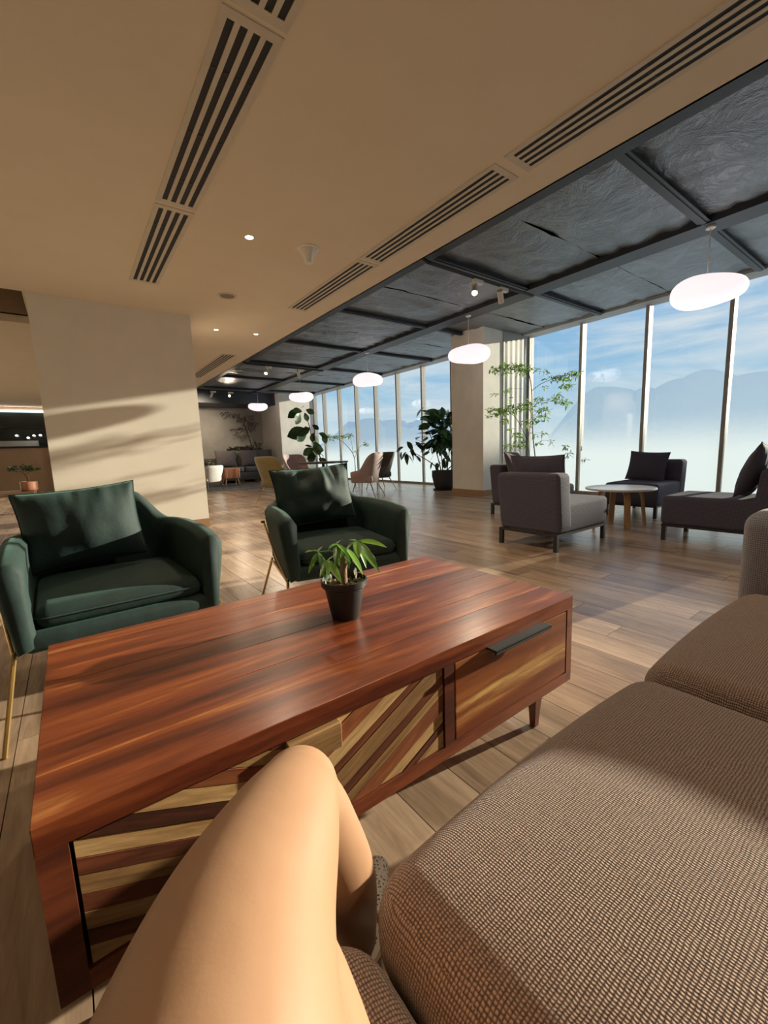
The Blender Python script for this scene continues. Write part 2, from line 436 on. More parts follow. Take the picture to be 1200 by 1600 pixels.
M['far_grey'] = pmat('dark_grey_upholstery', (.075, .07, .075), .9, vscale=6)
M['far_cushion'] = pmat('mauve_grey_cushion', (.14, .12, .125), .85, vscale=6)
M['white_top'] = pmat('white_laminate', (.75, .75, .74), .3)
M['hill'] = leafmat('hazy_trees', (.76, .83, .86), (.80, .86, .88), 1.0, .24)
M['lace'] = None
ma, nt, bs, out = new_mat('lace'); M['lace'] = ma
setv(bs, Roughness=.9)
tc = N(nt, 'ShaderNodeTexCoord'); v1 = N(nt, 'ShaderNodeTexVoronoi'); v1.inputs['Scale'].default_value = 130; L(nt, tc.outputs['Object'], v1.inputs['Vector'])
rp = ramp(nt, [(.25, (.05, .04, .03)), (.4, (.55, .50, .42))]); L(nt, v1.outputs['Distance'], rp.inputs[0]); L(nt, rp.outputs[0], bs.inputs['Base Color'])
M['jute'] = pmat('jute', (.42, .28, .14), .9, vscale=150, bmp=(150, .5, .004))
M['oak_dark'] = wood('dark_console_wood', [(.3, (.05, .025, .014)), (.7, (.11, .06, .03))], 'X', 1, .4, .1, .1, knots=False)
#==STRUCTURE==
# ------------------------------------------------------------------ structure
ZC, XW, ZT, ZF = 3.05, 8.65, 3.47, 3.52
XE = 3.26                      # edge of the plaster ceiling
YB, YF, XL = -5.0, 18.4, -5.0
fl_root = struct(MB().box((XL - .2, YB - .2, -.15), (XW + .3, 20.3, -.012)).build('floor', M['grout'], smooth=False), 'brown wood-look plank floor')
PW, PL = .195, 1.2
planks = []
rx = random.Random(3)
i = 0
x = -2.42 - 0.0
while x < XW - .02:
    off = rx.random() * PL
    y = -1.0 - off
    while y < 20:
        cx, cy = x + PW / 2, y + PL / 2
        if cy > -1.2 and not (cx < -.6 and cy > 8 and cx < -2):
            planks.append((cx, cy))
        y += PL
    x += PW
def rank(p):
    cx, cy = p
    d = math.hypot(cx, cy)
    v = Vector((cx, cy, -CAM_H)); c = R.transposed() @ v
    if c.z < .1: return 1e6 + d
    px, py = 600 + f_px * c.x / c.z, 800 + f_px * c.y / c.z
    if px < -250 or px > 1400 or py > 2400: return 1e5 + d
    if cx < 1.15 and cx > -.1 and cy > .9 and cy < 1.5: return 1e5 + d
    return d
planks.sort(key=rank)
pm = MB().box((-PW / 2 + .0015, -PL / 2 + .0015, -.012), (PW / 2 - .0015, PL / 2 - .0015, 0)).mesh('plank', False)
pm.materials.append(M['plank'])
for cx, cy in planks[:300]:
    o = bpy.data.objects.new('plank', pm); C.objects.link(o); o.location = (cx, cy, 0); o.parent = fl_root
mb = MB()
for cx, cy in planks[300:]:
    mb.box((cx - PW / 2 + .0015, cy - PL / 2 + .0015, -.012), (cx + PW / 2 - .0015, cy + PL / 2 - .0015, 0))
o = mb.build('planks', M['plank_far'], fl_root, False); o['kind'] = 'stuff'

# ceilings
mb = MB()
mb.box((XL, YB, ZC), (XE, 6.7, ZC + .12))
mb.box((-.2, 6.7, ZC), (XE, YF, ZC + .12))
mb.box((XL, 8.17, ZC), (-.2, 20, ZC + .12))
mb.box((XE - .02, YB, ZC), (XE, YF, 3.9))
struct(mb.build('ceiling', M['ceiling'], smooth=False), 'plaster ceiling coloured tan for warm light, with linear air slots')
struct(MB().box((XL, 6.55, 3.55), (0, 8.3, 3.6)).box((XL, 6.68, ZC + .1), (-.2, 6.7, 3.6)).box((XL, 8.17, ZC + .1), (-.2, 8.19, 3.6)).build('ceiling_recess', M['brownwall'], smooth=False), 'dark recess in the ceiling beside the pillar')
cx_root = struct(MB().box((XE, YB, 3.62), (XW + .3, YF, 3.75)).box((XL, YB, 3.75), (XW, 20, 3.85)).build('ceiling_exposed', M['dark'], smooth=False), 'exposed dark ceiling clad with crinkled foil insulation')
# foil sheets as parts of the exposed ceiling
def foil_sheet(x0, x1, y0, y1, seed):
    rg = random.Random(seed)
    nx, ny = 26, 16
    v = []; f = []
    ph = rg.random() * 50
    for j in range(ny + 1):
        for i in range(nx + 1):
            u, w = i / nx, j / ny
            xx, yy = x0 + (x1 - x0) * u, y0 + (y1 - y0) * w
            z = ZF - .035 * math.sin(math.pi * w) * math.sin(math.pi * u) ** .5
            z += .022 * noise.noise(Vector((xx * 1.3 + ph, yy * 6, 0))) + .012 * noise.noise(Vector((xx * 5, yy * 9 + ph, 3)))
            e = max(0, 1 - u * 5) + max(0, u * 5 - 4)
            z += .03 * e * noise.noise(Vector((ph, yy * 16, xx * 3)))
            v.append((xx, yy, z))
    for j in range(ny):
        for i in range(nx):
            a = j * (nx + 1) + i
            f.append((a, a + nx + 1, a + nx + 2, a + 1))
    mb = MB(); mb.add(v, f)
    o = mb.build('foil_sheet', M['foil'], cx_root)
    return o
ybays = [1.9 + 2.32 * k for k in range(-3, 8)]
k = 0
for yb in ybays[:-1]:
    for h in range(2):
        ya, yc = yb + .04 + 1.14 * h, yb + .04 + 1.14 * (h + 1) - .012
        if ya > 16.7: continue
        foil_sheet(4.02, 6.12, ya, min(yc, 16.8), k); foil_sheet(6.30, 8.48, ya, min(yc, 16.8), k + 50); k += 1
def sbeam(name, a, b, mat='beam'):
    return MB().box(a, b).build(name, M[mat], cx_root, False)
sbeam('edge_beam', (XE, YB, 3.40), (3.96, 16.8, 3.62))
sbeam('edge_flange', (3.96, YB, 3.47), (4.05, 16.8, 3.485), 'grey_trim')
sbeam('main_beam', (6.04, YB, 3.44), (6.36, 16.8, 3.62))
sbeam('main_beam_flange', (6.36, YB, 3.478), (6.42, 16.8, 3.49), 'grey_trim')
for yb in ybays:
    if yb > 16.5: continue
    for x0, x1 in ((3.98, 6.05), (6.36, 8.4)):
        b = sbeam('cross_beam', (x0, yb - .025, 3.445), (x1, yb + .025, 3.6))
        MB().box((x0, yb - .06, 3.455), (x1, yb - .025, 3.465)).box((x0, yb + .025, 3.455), (x1, yb + .06, 3.465)).build('cross_beam_flange', M['beam'], b, False)
sbeam('bulkhead', (XE, 16.8, 3.06), (8.6, YF, 3.62), 'beam')
# black conduit along the spot light track
for yt in (4.1, 10.8, 15.6):
    pts = spline([(3.75, yt + .05, 3.44), (3.85, yt + .02, 3.36), (4.0, yt, 3.34), (5.0, yt, 3.34), (6.05, yt, 3.34)], 4)
    MB().tube(pts, .022, 8).build('conduit', M['blackmetal'], cx_root)

# walls
struct(MB().box((XL - .15, YB, 0), (XL, 20, 3.75)).build('wall_left', M['plaster'], smooth=False))
struct(MB().box((XL, YB - .15, 0), (XW, YB, 3.75)).build('wall_back', M['plaster'], smooth=False))
struct(MB().box((1.2, YF, 0), (XW, YF + .15, 3.75)).build('wall_far', M['farwall'], smooth=False), 'grey rendered far wall behind the lounge corner')
wl = struct(MB().box((XL, 20, 0), (1.2, 20.15, 1.62)).box((XL, 20, 2.93), (1.2, 20.15, 3.2)).box((1.15, YF, 0), (1.25, 20, 3.2)).build('wall_far_left', M['brownwall'], smooth=False), 'brown low wall under dark interior glazing')
for q in range(4):
    x0 = -5 + q * 1.55
    g = MB().box((x0, 20.05, 1.66), (x0 + 1.5, 20.07, 2.86)).build('pane', M['darkglass'], wl, False)
MB().box((XL, 19.97, 1.60), (1.2, 20.0, 1.66)).box((XL, 19.98, 2.30), (1.2, 20.0, 2.34)).build('glazing_rail', M['dark'], wl, False)
MB().box((XL, 19.98, 1.67), (-.75, 20.02, 1.86)).build('pale_ledge', M['grey_trim'], wl, False)
MB().box((XL, 19.95, 2.88), (1.2, 19.99, 2.925)).build('light_strip', M['lamp_white'], wl, False)

# pillars
def pillar(name, a, b, mat, label, skirt=True):
    p = struct(MB().box(a, b).build(name, M[mat], smooth=False), label)
    if skirt:
        MB().box((a[0] - .015, a[1] - .015, 0), (b[0] + .0, b[1] + .015, .13)).build('skirting_board', M['skirting'], p, False)
    return p
pillar('wall_pillar_near', (-.165, 6.68, 0), (1.635, 7.7, ZC), 'plaster', 'broad cream plaster pillar with window light across it')
pillar('wall_pillar_window', (7.1, 5.95, 0), (8.60, 6.85, 3.52), 'pillar_white', 'white pillar between the window bays')
pillar('wall_pillar_far', (7.1, 16.4, 0), (8.60, YF, 3.52), 'pillar_white', 'white pillar at the far end of the windows', False)
pillar('wall_pillar_behind', (7.1, -4.5, 0), (8.60, -3.6, 3.52), 'pillar_white', 'white pillar at the near end of the windows')

# windows: one per bay
def bays(ys):
    return list(zip(ys[:-1], ys[1:]))
w_n = 0
secA = [-3.6, -1.75, 1.03] + [5.93 - 1.222 * k for k in range(0, 4)][::-1]  # unseen bay at the near end widened to keep mullion shadows off the table
secB = [6.87] + [8.36 + 1.203 * k for k in range(0, 7)] + [16.4]
for sec in (secA, secB):
    for y0, y1 in bays(sec):
        w_n += 1
        r = sroot('window_%d' % w_n, 'tall window bay with frosted lower half')
        MB().box((XW + .05, y0 + .03, .06), (XW + .062, y1 - .03, ZT)).build('pane', M['glass'], r, False)
        MB().add([(XW + .045, y0 + .03, .06), (XW + .045, y0 + .03, 1.65), (XW + .045, y1 - .03, 1.65), (XW + .045, y1 - .03, .06)], [(0, 1, 2, 3)]).build('frosted_film', M['film'], r, False)
        MB().box((XW - .02, y0 - .03, 0), (XW + .14, y0 + .03, ZT)).build('mullion', M['mullion'], r, False)
        MB().box((XW - .02, y0 + .03, 0), (XW + .12, y1 - .03, .06)).build('bottom_rail', M['mullion'], r, False)
        MB().box((XW - .02, y0 + .03, ZT), (XW + .12, y1 - .03, ZT + .06)).build('top_rail', M['mullion'], r, False)
    y1 = sec[-1]
    MB().box((XW - .02, y1 - .03, 0), (XW + .14, y1 + .03, ZT)).build('mullion', M['mullion'], r, False)
struct(MB().box((8.40, YB, 3.465), (XW + .12, 16.5, 3.62)).build('trim_1', M['grey_trim'], smooth=False), 'grey strip above the window heads')
struct(MB().box((XW - .05, YB, 3.53), (XW + .3, YF, 3.9)).box((XW, YB - .2, 0), (XW + .15, secA[0] - .03, 3.6)).box((XW - .05, 5.96, 0), (XW + .14, 6.84, 3.6)).box((XW - .05, 16.43, 0), (XW + .15, YF, 3.6)).build('wall_window', M['pillar_white'], smooth=False))
# hazy tree tops far outside
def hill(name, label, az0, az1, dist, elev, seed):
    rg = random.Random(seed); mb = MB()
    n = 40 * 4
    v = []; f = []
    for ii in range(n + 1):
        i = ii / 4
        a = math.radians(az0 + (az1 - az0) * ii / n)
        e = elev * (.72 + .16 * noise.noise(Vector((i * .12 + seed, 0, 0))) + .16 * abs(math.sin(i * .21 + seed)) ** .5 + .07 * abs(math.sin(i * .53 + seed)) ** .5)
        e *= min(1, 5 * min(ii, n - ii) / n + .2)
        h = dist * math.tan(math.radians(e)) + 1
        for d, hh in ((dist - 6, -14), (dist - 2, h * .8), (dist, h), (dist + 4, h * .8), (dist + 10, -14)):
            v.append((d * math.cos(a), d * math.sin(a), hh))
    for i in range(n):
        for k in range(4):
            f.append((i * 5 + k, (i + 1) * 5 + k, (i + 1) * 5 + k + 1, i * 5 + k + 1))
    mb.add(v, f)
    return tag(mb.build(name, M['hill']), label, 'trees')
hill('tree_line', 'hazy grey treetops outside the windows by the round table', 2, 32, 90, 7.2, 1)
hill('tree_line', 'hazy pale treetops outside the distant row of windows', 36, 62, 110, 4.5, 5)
#==OBJECTS==
# pale sheer curtain drawn against the window side of the white pillar
cv = []; cf = []
for i in range(97):
    x_ = 7.74 + .80 * i / 96
    y_ = 5.932 + .0045 * math.sin(i * .30) + .003 * math.sin(i * .13 + 1)
    for z_ in (.03, 1.2, 2.4, 3.44): cv.append((x_, y_ + .001 * math.sin(i * .30 + z_), z_))
for i in range(96):
    for k in range(3): cf.append((i * 4 + k, i * 4 + k + 1, i * 4 + k + 5, i * 4 + k + 4))
cur = thing('curtain', 'pale sheer curtain hanging in folds beside the white pillar', 'curtain', (0, 0, 0))
co = MB().add(cv, cf).build('fabric', pmat('sheer_curtain', (.82, .81, .77), .9, vscale=4), cur)
so = co.modifiers.new('thickness', 'SOLIDIFY'); so.thickness = .002
MB().tube([(7.70, 5.93, 3.455), (8.58, 5.93, 3.455)], .008, 8).build('rail', M['grey_trim'], cur)

# ------------------------------------------------------------------ coffee table
def at(px, py, y):                      # a point of the photo at a known depth y in the room
    d = R @ Vector((px - 600, py - 800, f_px))
    t = y / d.y
    return Vector((0, 0, CAM_H)) + d * t
TX, TY = .66, 1.185
tx0, tx1, ty0, ty1, tz0, tz1 = -.11 - TX, 1.43 - TX, .78 - TY, 1.59 - TY, .17, .50
ct = thing('coffee_table', 'long reddish hardwood coffee table with chevron slat doors and a drawer', 'table', (TX, TY, 0))
top_t = .048
ws = [.135, .105, .15, .12, .10, .125, .075]
s_ = sum(ws); yy = ty0
for wv in ws:
    w_ = wv / s_ * (ty1 - ty0)
    MB().soft((tx0, yy + .0003, tz1 - top_t), (tx1, yy + w_ - .0003, tz1), .0015, 1, 1).build('top_board', M['table_top'], ct, False)
    yy += w_
MB().box((tx0, ty0 + .001, tz0), (tx0 + .042, ty1, tz1 - top_t)).build('side_panel', M['table_frame'], ct, False)
MB().box((tx1 - .034, ty0 + .001, tz0), (tx1, ty1, tz1 - top_t)).build('side_panel', M['table_frame'], ct, False)
MB().box((tx0 + .042, ty0 + .001, tz0), (tx1 - .034, ty1, tz0 + .038)).build('bottom_rail', M['table_frame'], ct, False)
MB().box((tx0 + .042, ty0 + .03, tz0 + .038), (tx1 - .034, ty1, tz1 - top_t)).build('carcass', M['dark'], ct, False)
MB().box((.768 - TX, ty0 + .001, tz0 + .038), (.806 - TX, ty0 + .05, tz1 - top_t)).build('divider', M['table_frame'], ct, False)
def clip(poly, n, c):                   # keep points with n.p <= c
    out = []
    for i in range(len(poly)):
        a, b = poly[i], poly[(i + 1) % len(poly)]
        da = n[0] * a[0] + n[1] * a[1] - c; db = n[0] * b[0] + n[1] * b[1] - c
        if da <= 0: out.append(a)
        if (da < 0 < db) or (db < 0 < da):
            t = da / (da - db); out.append((a[0] + (b[0] - a[0]) * t, a[1] + (b[1] - a[1]) * t))
    return out
rs = random.Random(11)
def door(x0, x1, z0, z1, slope, widths):
    d = MB().box((x0, ty0 + .018, z0), (x1, ty0 + .03, z1)).build('door', M['slat_dark'], ct, False)
    corners = [(x0, z0), (x1, z0), (x1, z1), (x0, z1)]
    cs = [z - slope * x for x, z in corners]
    c = min(cs); k = 0
    while c < max(cs):
        w_ = widths[k % len(widths)]
        p = clip(clip(corners, (-slope, 1), c + w_ - .0008), (slope, -1), -c - .0008)
        if len(p) >= 3:
            dp = .010 + rs.random() * .003
            cxp = sum(q[0] for q in p) / len(p); czp = sum(q[1] for q in p) / len(p)
            a = math.atan(slope)
            Mr = Matrix.Rotation(a, 4, 'Y')          # local X runs along the slat grain
            pl = [(math.cos(a) * (q[0] - cxp) + math.sin(a) * (q[1] - czp), -math.sin(a) * (q[0] - cxp) + math.cos(a) * (q[1] - czp)) for q in p]
            o = MB().prism(pl, -.0005, dp).build('slat', M['slat_light'] if k % 2 == 0 else M['slat_dark'], d, False)
            o.location = (cxp, ty0 + .018 - dp, czp); o.rotation_euler = (0, -a, 0)
        c += w_; k += 1
    return d
z0, z1 = tz0 + .041, tz1 - top_t - .003
door(-.062 - TX, .352 - TX, z0, z1, -.42, [.036, .032, .034, .033])
door(.356 - TX, .764 - TX, z0, z1, .50, [.052, .022, .040, .048, .030, .026])
MB().soft((.30 - TX, ty0 - .012, .385), (.43 - TX, ty0 + .01, .447), .003, 1, 2).build('door_pull', M['slat_light'], ct, False)
dr = MB().soft((.812 - TX, ty0 + .002, tz0 + .042), (1.392 - TX, ty0 + .028, tz1 - top_t - .004), .002, 1, 2).build('drawer', M['drawer'], ct, False)
MB().soft((.945 - TX, ty0 - .036, .4475), (1.235 - TX, ty0 + .004, .4545), .002, 1, 2).soft((.945 - TX, ty0 - .036, .440), (1.235 - TX, ty0 - .031, .4545), .002, 1, 2).build('drawer_handle', M['blackmetal'], dr, False)
for lx, ly in ((1.305 - TX, .85 - TY), (.02 - TX, .85 - TY), (1.305 - TX, 1.52 - TY), (.02 - TX, 1.52 - TY)):
    sx = 1 if lx > 0 else -1; sy = 1 if ly > 0 else -1
    MB().lathe([(.016, 0), (.020, .06), (.034, .172)], 4, M=Matrix.Translation((lx, ly, 0)) @ Matrix.Shear('XY', 4, (0, 0)) @ Matrix.Rotation(math.pi / 4, 4, 'Z')).build('leg', M['table_frame'], ct, False)

# ------------------------------------------------------------------ leaves
def leaf_mesh(name, Ln, Wd, droop=.25, fold=.25, mat=None, n=7, tip=1.0):
    v = []; f = []
    for i in range(n + 1):
        t = i / n
        w_ = Wd / 2 * (math.sin(math.pi * min(1, t ** (.75 * tip) * .97 + .015)) ** .85)
        x_ = Ln * t; z_ = -droop * Ln * t * t
        for sgn in (-1, -.5, 0, .5, 1):
            v.append((x_, sgn * w_, z_ + abs(sgn) * w_ * fold + (.04 * w_ * math.sin(t * 9 + sgn))))
    for i in range(n):
        for k in range(4):
            a = i * 5 + k
            f.append((a, a + 5, a + 6, a + 1))
    me = MB().add(v, f).mesh(name); me.materials.append(mat)
    return me
def orient(p, d, roll=0, scale=1.0):
    d = Vector(d).normalized()
    up = Vector((0, 0, 1)) if abs(d.z) < .97 else Vector((0, 1, 0))
    s_ = up.cross(d).normalized(); n_ = d.cross(s_)
    Mx = Matrix((d, s_, n_)).transposed().to_4x4() @ Matrix.Rotation(roll, 4, 'X')
    return Matrix.Translation(p) @ Mx @ Matrix.Scale(scale, 4)
def put_leaf(me, name, parent, p, d, roll=0, scale=1.0):
    o = bpy.data.objects.new(name, me); C.objects.link(o); o.parent = parent
    o.matrix_local = orient(p, d, roll, scale); return o

# ------------------------------------------------------------------ small potted plant on the coffee table
pc = Vector((.695, 1.175, .5))
pp = thing('potted_plant', 'small braided-leaf seedling in a black pot on the coffee table', 'plant', pc)
pp['label'] = 'small leafy seedling tree in a black plastic pot on the coffee table'
MB().lathe([(.044, 0), (.047, .004), (.066, .105), (.070, .108), (.076, .112), (.078, .132), (.073, .134), (.069, .112), (.0, .110)], 32, cap=False).lathe([(.0, .0), (.044, 0)], 32, cap=False).build('pot', M['black_pot'], pp)
mb = MB(); rg = random.Random(5)
for q in range(170):
    a = rg.random() * 6.283; r_ = .067 * math.sqrt(rg.random())
    z_ = .112 + rg.random() * .008; sz = .003 + rg.random() * .003
    mb.lathe([(.0005, -sz), (sz, -.2 * sz), (sz * .8, sz * .6), (.0005, sz)], 5, (r_ * math.cos(a), r_ * math.sin(a), z_))
o = mb.build('gravel', M['soil'], pp); o['kind'] = 'stuff'
MB().tube(spline([(-.004, 0, .105), (-.003, 0, .15), (.004, 0, .19), (.002, 0, .215)], 4), interp([.017, .0145, .011, .009], 4), 10).build('trunk', M['bark'], pp)
lm = leaf_mesh('leaf', 1, .245, .20, .2, M['leaf_fresh'])
lw = leaf_mesh('pale_leaf', 1, .32, .1, .15, M['leaf_white'])
Zm = lambda zx, zy: (440 + zx / 6, 820 + zy / 6)
clusters = [((700, 155), .02, [(945, 185, .03), (890, 300, -.03), (805, 375, -.06), (625, 135, .05), (760, 250, .06), (600, 215, -.05)]),
            ((520, 180), -.01, [(625, 268, -.04), (512, 360, -.06), (560, 132, .04), (405, 255, .02), (450, 210, -.02)]),
            ((600, 215), -.03, [(638, 390, -.05), (690, 330, .03), (560, 300, -.05)]),
            ((345, 255), .0, [(258, 435, -.02), (375, 195, .04), (405, 460, -.05), (300, 230, .03), (365, 380, .02)]),
            ((430, 330), -.03, [(375, 470, -.05), (495, 445, -.05), (440, 450, -.06), (480, 400, 0), (410, 420, .02)])]
stems = MB()
for (ax, ay), dy, tips in clusters:
    a = at(*Zm(ax, ay), 1.175 + dy) - pc
    b = Vector((.001, 0, .205))
    mid = (a + b) / 2 + Vector((0, 0, .012))
    stems.tube(spline([b, mid, a], 4), .0018, 5)
    for tx, ty, td in tips:
        t = at(*Zm(tx, ty), 1.175 + dy + td) - pc
        d = t - a
        put_leaf(lm, 'leaf', pp, a, d + Vector((0, 0, .12 * d.length)), rs.uniform(-.5, .5), d.length * 1.06)
        if rs.random() < .6:
            d2 = Vector((d.x * .6 + rs.uniform(-.02, .02), d.y * 1.4 + rs.choice((-.03, .03)), d.z * .9 - .008))
            put_leaf(lm, 'leaf', pp, a, d2, rs.uniform(-.5, .5), d2.length)
for (ax, ay), (tx, ty) in (((690, 400), (695, 495)), ((715, 380), (735, 410)), ((425, 420), (418, 500)), ((455, 460), (465, 525)), ((660, 330), (700, 370))):
    a = at(*Zm(ax, ay), 1.15) - pc; t = at(*Zm(tx, ty), 1.14) - pc
    put_leaf(lw, 'withered_leaf', pp, a, t - a, .5, (t - a).length * 1.1)
stems.tube(spline([Vector((.001, 0, .205)), at(*Zm(690, 340), 1.15) - pc, at(*Zm(740, 430), 1.14) - pc, at(*Zm(768, 520), 1.15) - pc, at(*Zm(745, 560), 1.16) - pc], 4), .0017, 5)
stems.build('stems', M['leaf_fresh'], pp)

# ------------------------------------------------------------------ upholstered shells (green armchairs, dining chairs)
def shell_mesh(hw, dep, z0, z_arm, z_back, th, taper=.04, y_start=.0, nfront=6, narc=36, pw=3.0, arm_front_drop=.03, seat_z=.38, y_rise=(.5, .95), lean=.03, x_rise=None):
    st = []
    ys = dep * .5
    for i in range(nfront):
        st.append(Vector((-hw, y_start + (ys - y_start) * i / nfront)))
    for i in range(narc + 1):
        a = math.pi * (1 - i / narc)
        c_, s2 = math.cos(a), math.sin(a)
        st.append(Vector((hw * math.copysign(abs(c_) ** (2 / pw), c_), ys + (dep - ys) * abs(s2) ** (2 / pw))))
    for i in range(nfront):
        st.append(Vector((hw, ys + (y_start - ys) * (i + 1) / nfront)))
    n = len(st); v = []; f = []
    sec = 11
    for i, p in enumerate(st):
        t = (st[min(i + 1, n - 1)] - st[max(i - 1, 0)]).normalized()
        nin = Vector((t.y, -t.x))          # inward
        u = (p.y - dep * y_rise[0]) / (dep * (y_rise[1] - y_rise[0]))
        if x_rise: u = (x_rise[0] - abs(p.x)) / (x_rise[0] - x_rise[1]) if p.y > ys else 0
        u = max(0, min(1, u)); u = u * u * (3 - 2 * u)
        h = z_arm + (z_back - z_arm) * u
        e = min(i, n - 1 - i)
        if e < 4: h -= arm_front_drop * (1 - e / 4) ** 2
        ln = lean * u
        prof = [(taper, z0), (taper * .55, z0 + .35 * (h - z0)), (0, h - .10), (-.004, h - .04), (th * .18, h - .008), (th * .5, h), (th * .82, h - .008), (th + .004, h - .04), (th, h - .12), (th + .01, seat_z), (th + .01, z0 + .02)]
        for d, z in prof:
            q = p + nin * (d - ln * (z - z0) / (z_back - z0))
            v.append((q.x, q.y, z))
    for i in range(n - 1):
        for k in range(sec):
            a, b = i * sec + k, i * sec + (k + 1) % sec
            f.append((a, b, b + sec, a + sec))
    # rounded front ends
    for base, sg in ((0, 1), ((n - 1) * sec, -1)):
        ring = [Vector(v[base + k]) for k in range(sec)]
        c_ = sum(ring, Vector()) / sec
        o = len(v)
        for q in ring:
            w_ = c_ + (q - c_) * Vector((.72, 1, .93)).length / Vector((.72, 1, .93)).length
            w_ = Vector((c_.x + (q.x - c_.x) * .6, q.y - .022, c_.z + (q.z - c_.z) * .95)); v.append(tuple(w_))
        for k in range(sec):
            a, b = base + k, base + (k + 1) % sec
            qd = (a, o + k, o + (k + 1) % sec, b)
            f.append(qd if sg > 0 else qd[::-1])
        fc = tuple(o + k for k in range(sec)); f.append(fc[::-1] if sg > 0 else fc)
    return MB().add(v, f)
def pillow_mesh(w, h, t, seed=0, wr=.012, n=34, pinch=.07):
    v = []; f = []
    def P(u, s, side):
        x_ = w / 2 * u * (1 - pinch * (1 - s * s)); z_ = h / 2 * s * (1 - pinch * (1 - u * u))
        k = (max(0, 1 - abs(u) ** 2.2) * max(0, 1 - abs(s) ** 2.2)) ** .62
        y_ = side * t / 2 * k
        q = Vector((x_ * 7 + seed, z_ * 7, side * 3))
        y_ += wr * noise.noise(q) * (k ** .4) + wr * .8 * noise.noise(Vector((x_ * 22, z_ * 5 + seed, side))) * max(0, s) * (k ** .3)
        return (x_, y_, z_ + h / 2)
    for side in (-1, 1):
        o = len(v)
        for j in range(n + 1):
            for i in range(n + 1): v.append(P(-1 + 2 * i / n, -1 + 2 * j / n, side))
        for j in range(n):
            for i in range(n):
                a = o + j * (n + 1) + i
                q = (a, a + 1, a + n + 2, a + n + 1)
                f.append(q if side < 0 else q[::-1])
    mb = MB().add(v, f)
    me = bpy.data.meshes.new('pillow'); bm = bmesh.new()
    vs = [bm.verts.new(p) for p in mb.v]
    for q in mb.f: bm.faces.new([vs[i] for i in q])
    bmesh.ops.remove_doubles(bm, verts=bm.verts, dist=1e-5)
    for q in bm.faces: q.smooth = True
    bm.to_mesh(me); bm.free()
    return me
def pillow(name, w, h, t, mat, loc, rot, label, group=None, seed=0, wr=.012):
    me = pillow_mesh(w, h, t, seed, wr); me.materials.append(M[mat])
    o = bpy.data.objects.new(name, me); C.objects.link(o)
    o.location = loc; o.rotation_euler = rot
    # welt along the seam as a part
    pts = []
    n = 16
    for a0, a1 in (((-1, -1), (1, -1)), ((1, -1), (1, 1)), ((1, 1), (-1, 1)), ((-1, 1), (-1, -1))):
        for i in range(n):
            u = a0[0] + (a1[0] - a0[0]) * i / n; s_ = a0[1] + (a1[1] - a0[1]) * i / n
            pts.append((w / 2 * u * (1 - .07 * (1 - s_ * s_)), 0, h / 2 * s_ * (1 - .07 * (1 - u * u)) + h / 2))
    pts.append(pts[0])
    MB().tube(pts, .0035, 5, up=(0, 1, 0)).build('seam_piping', M[mat], o)
    return tag(o, label, 'cushion', group)

def green_chair(loc, rz, label):
    t = thing('armchair', label, 'armchair', loc, rz, 'green velvet armchairs facing the coffee table')
    shell_mesh(.43, .82, .29, .70, .87, .095, seat_z=.37, x_rise=(.37, .17)).build('shell', M['velvet'], t, angle=80)
    MB().soft((-.375, -.012, .285), (.375, .72, .375), .035, 3, 6).build('seat_base', M['velvet'], t)
    def crown(P, h):
        P = P.copy()
        k = max(0, 1 - (P.x / h[0]) ** 2) * max(0, 1 - (P.y / h[1]) ** 2)
        P.z += .022 * k * (1 if P.z > 0 else 0)
        return P
    sc = MB().soft((-.325, .0, .37), (.325, .66, .47), .05, 4, 10, crown).build('seat_cushion', M['velvet'], t)
    def rect_path(z):
        r = .05; a, b = (-.325, 0.0), (.325, .66); pts = []
        for cx_, cy_, a0 in ((b[0] - r, a[1] + r, -90), (b[0] - r, b[1] - r, 0), (a[0] + r, b[1] - r, 90), (a[0] + r, a[1] + r, 180)):
            for k in range(5):
                g = math.radians(a0 + 90 * k / 4); pts.append((cx_ + (r + .001) * math.cos(g), cy_ + (r + .001) * math.sin(g), z))
        return pts + [pts[0]]
    MB().tube(rect_path(.422), .004, 6).build('seam_piping', M['velvet'], sc)
    for s in (-1, 1):
        MB().tube([(s * .40, .04, .30), (s * .455, -.20, 0)], .009, 8).build('leg', M['brass'], t)
        MB().tube([(s * .38, .66, .30), (s * .47, .70, 0)], .009, 8).build('leg', M['brass'], t)
        fr = MB().tube(spline([(s * .405, .03, .295), (s * .432, .22, .42), (s * .447, .50, .60)], 5), .006, 8).build('side_rod', M['brass'], t)
        MB().box((s * .452 - .012, .485, .59), (s * .452 + .012, .525, .606)).build('clip', M['brass'], fr, False)
        MB().tube([(s * .40, .05, .285), (s * .385, .66, .285)], .008, 8).build('base_rail', M['brass'], t)
    return t
green_chair((.145, 2.15, 0), math.radians(2), 'dark green velvet armchair nearest the plaster pillar, left of the pair')
green_chair((1.365, 2.20, 0), math.radians(-12), 'dark green velvet armchair behind the seedling pot, right of the pair')
pillow('throw_pillow', .54, .42, .19, 'velvet', (.045, 2.66, .51), (math.radians(-14), math.radians(-4), 0), 'green velvet cushion on the armchair in front of the pillar', 'green velvet cushions', 1, .02)
pillow('throw_pillow', .60, .43, .21, 'velvet', (1.445, 2.76, .535), (math.radians(-14), math.radians(-3), math.radians(-12)), 'crumpled green velvet cushion on the armchair behind the seedling pot', 'green velvet cushions', 4, .06)

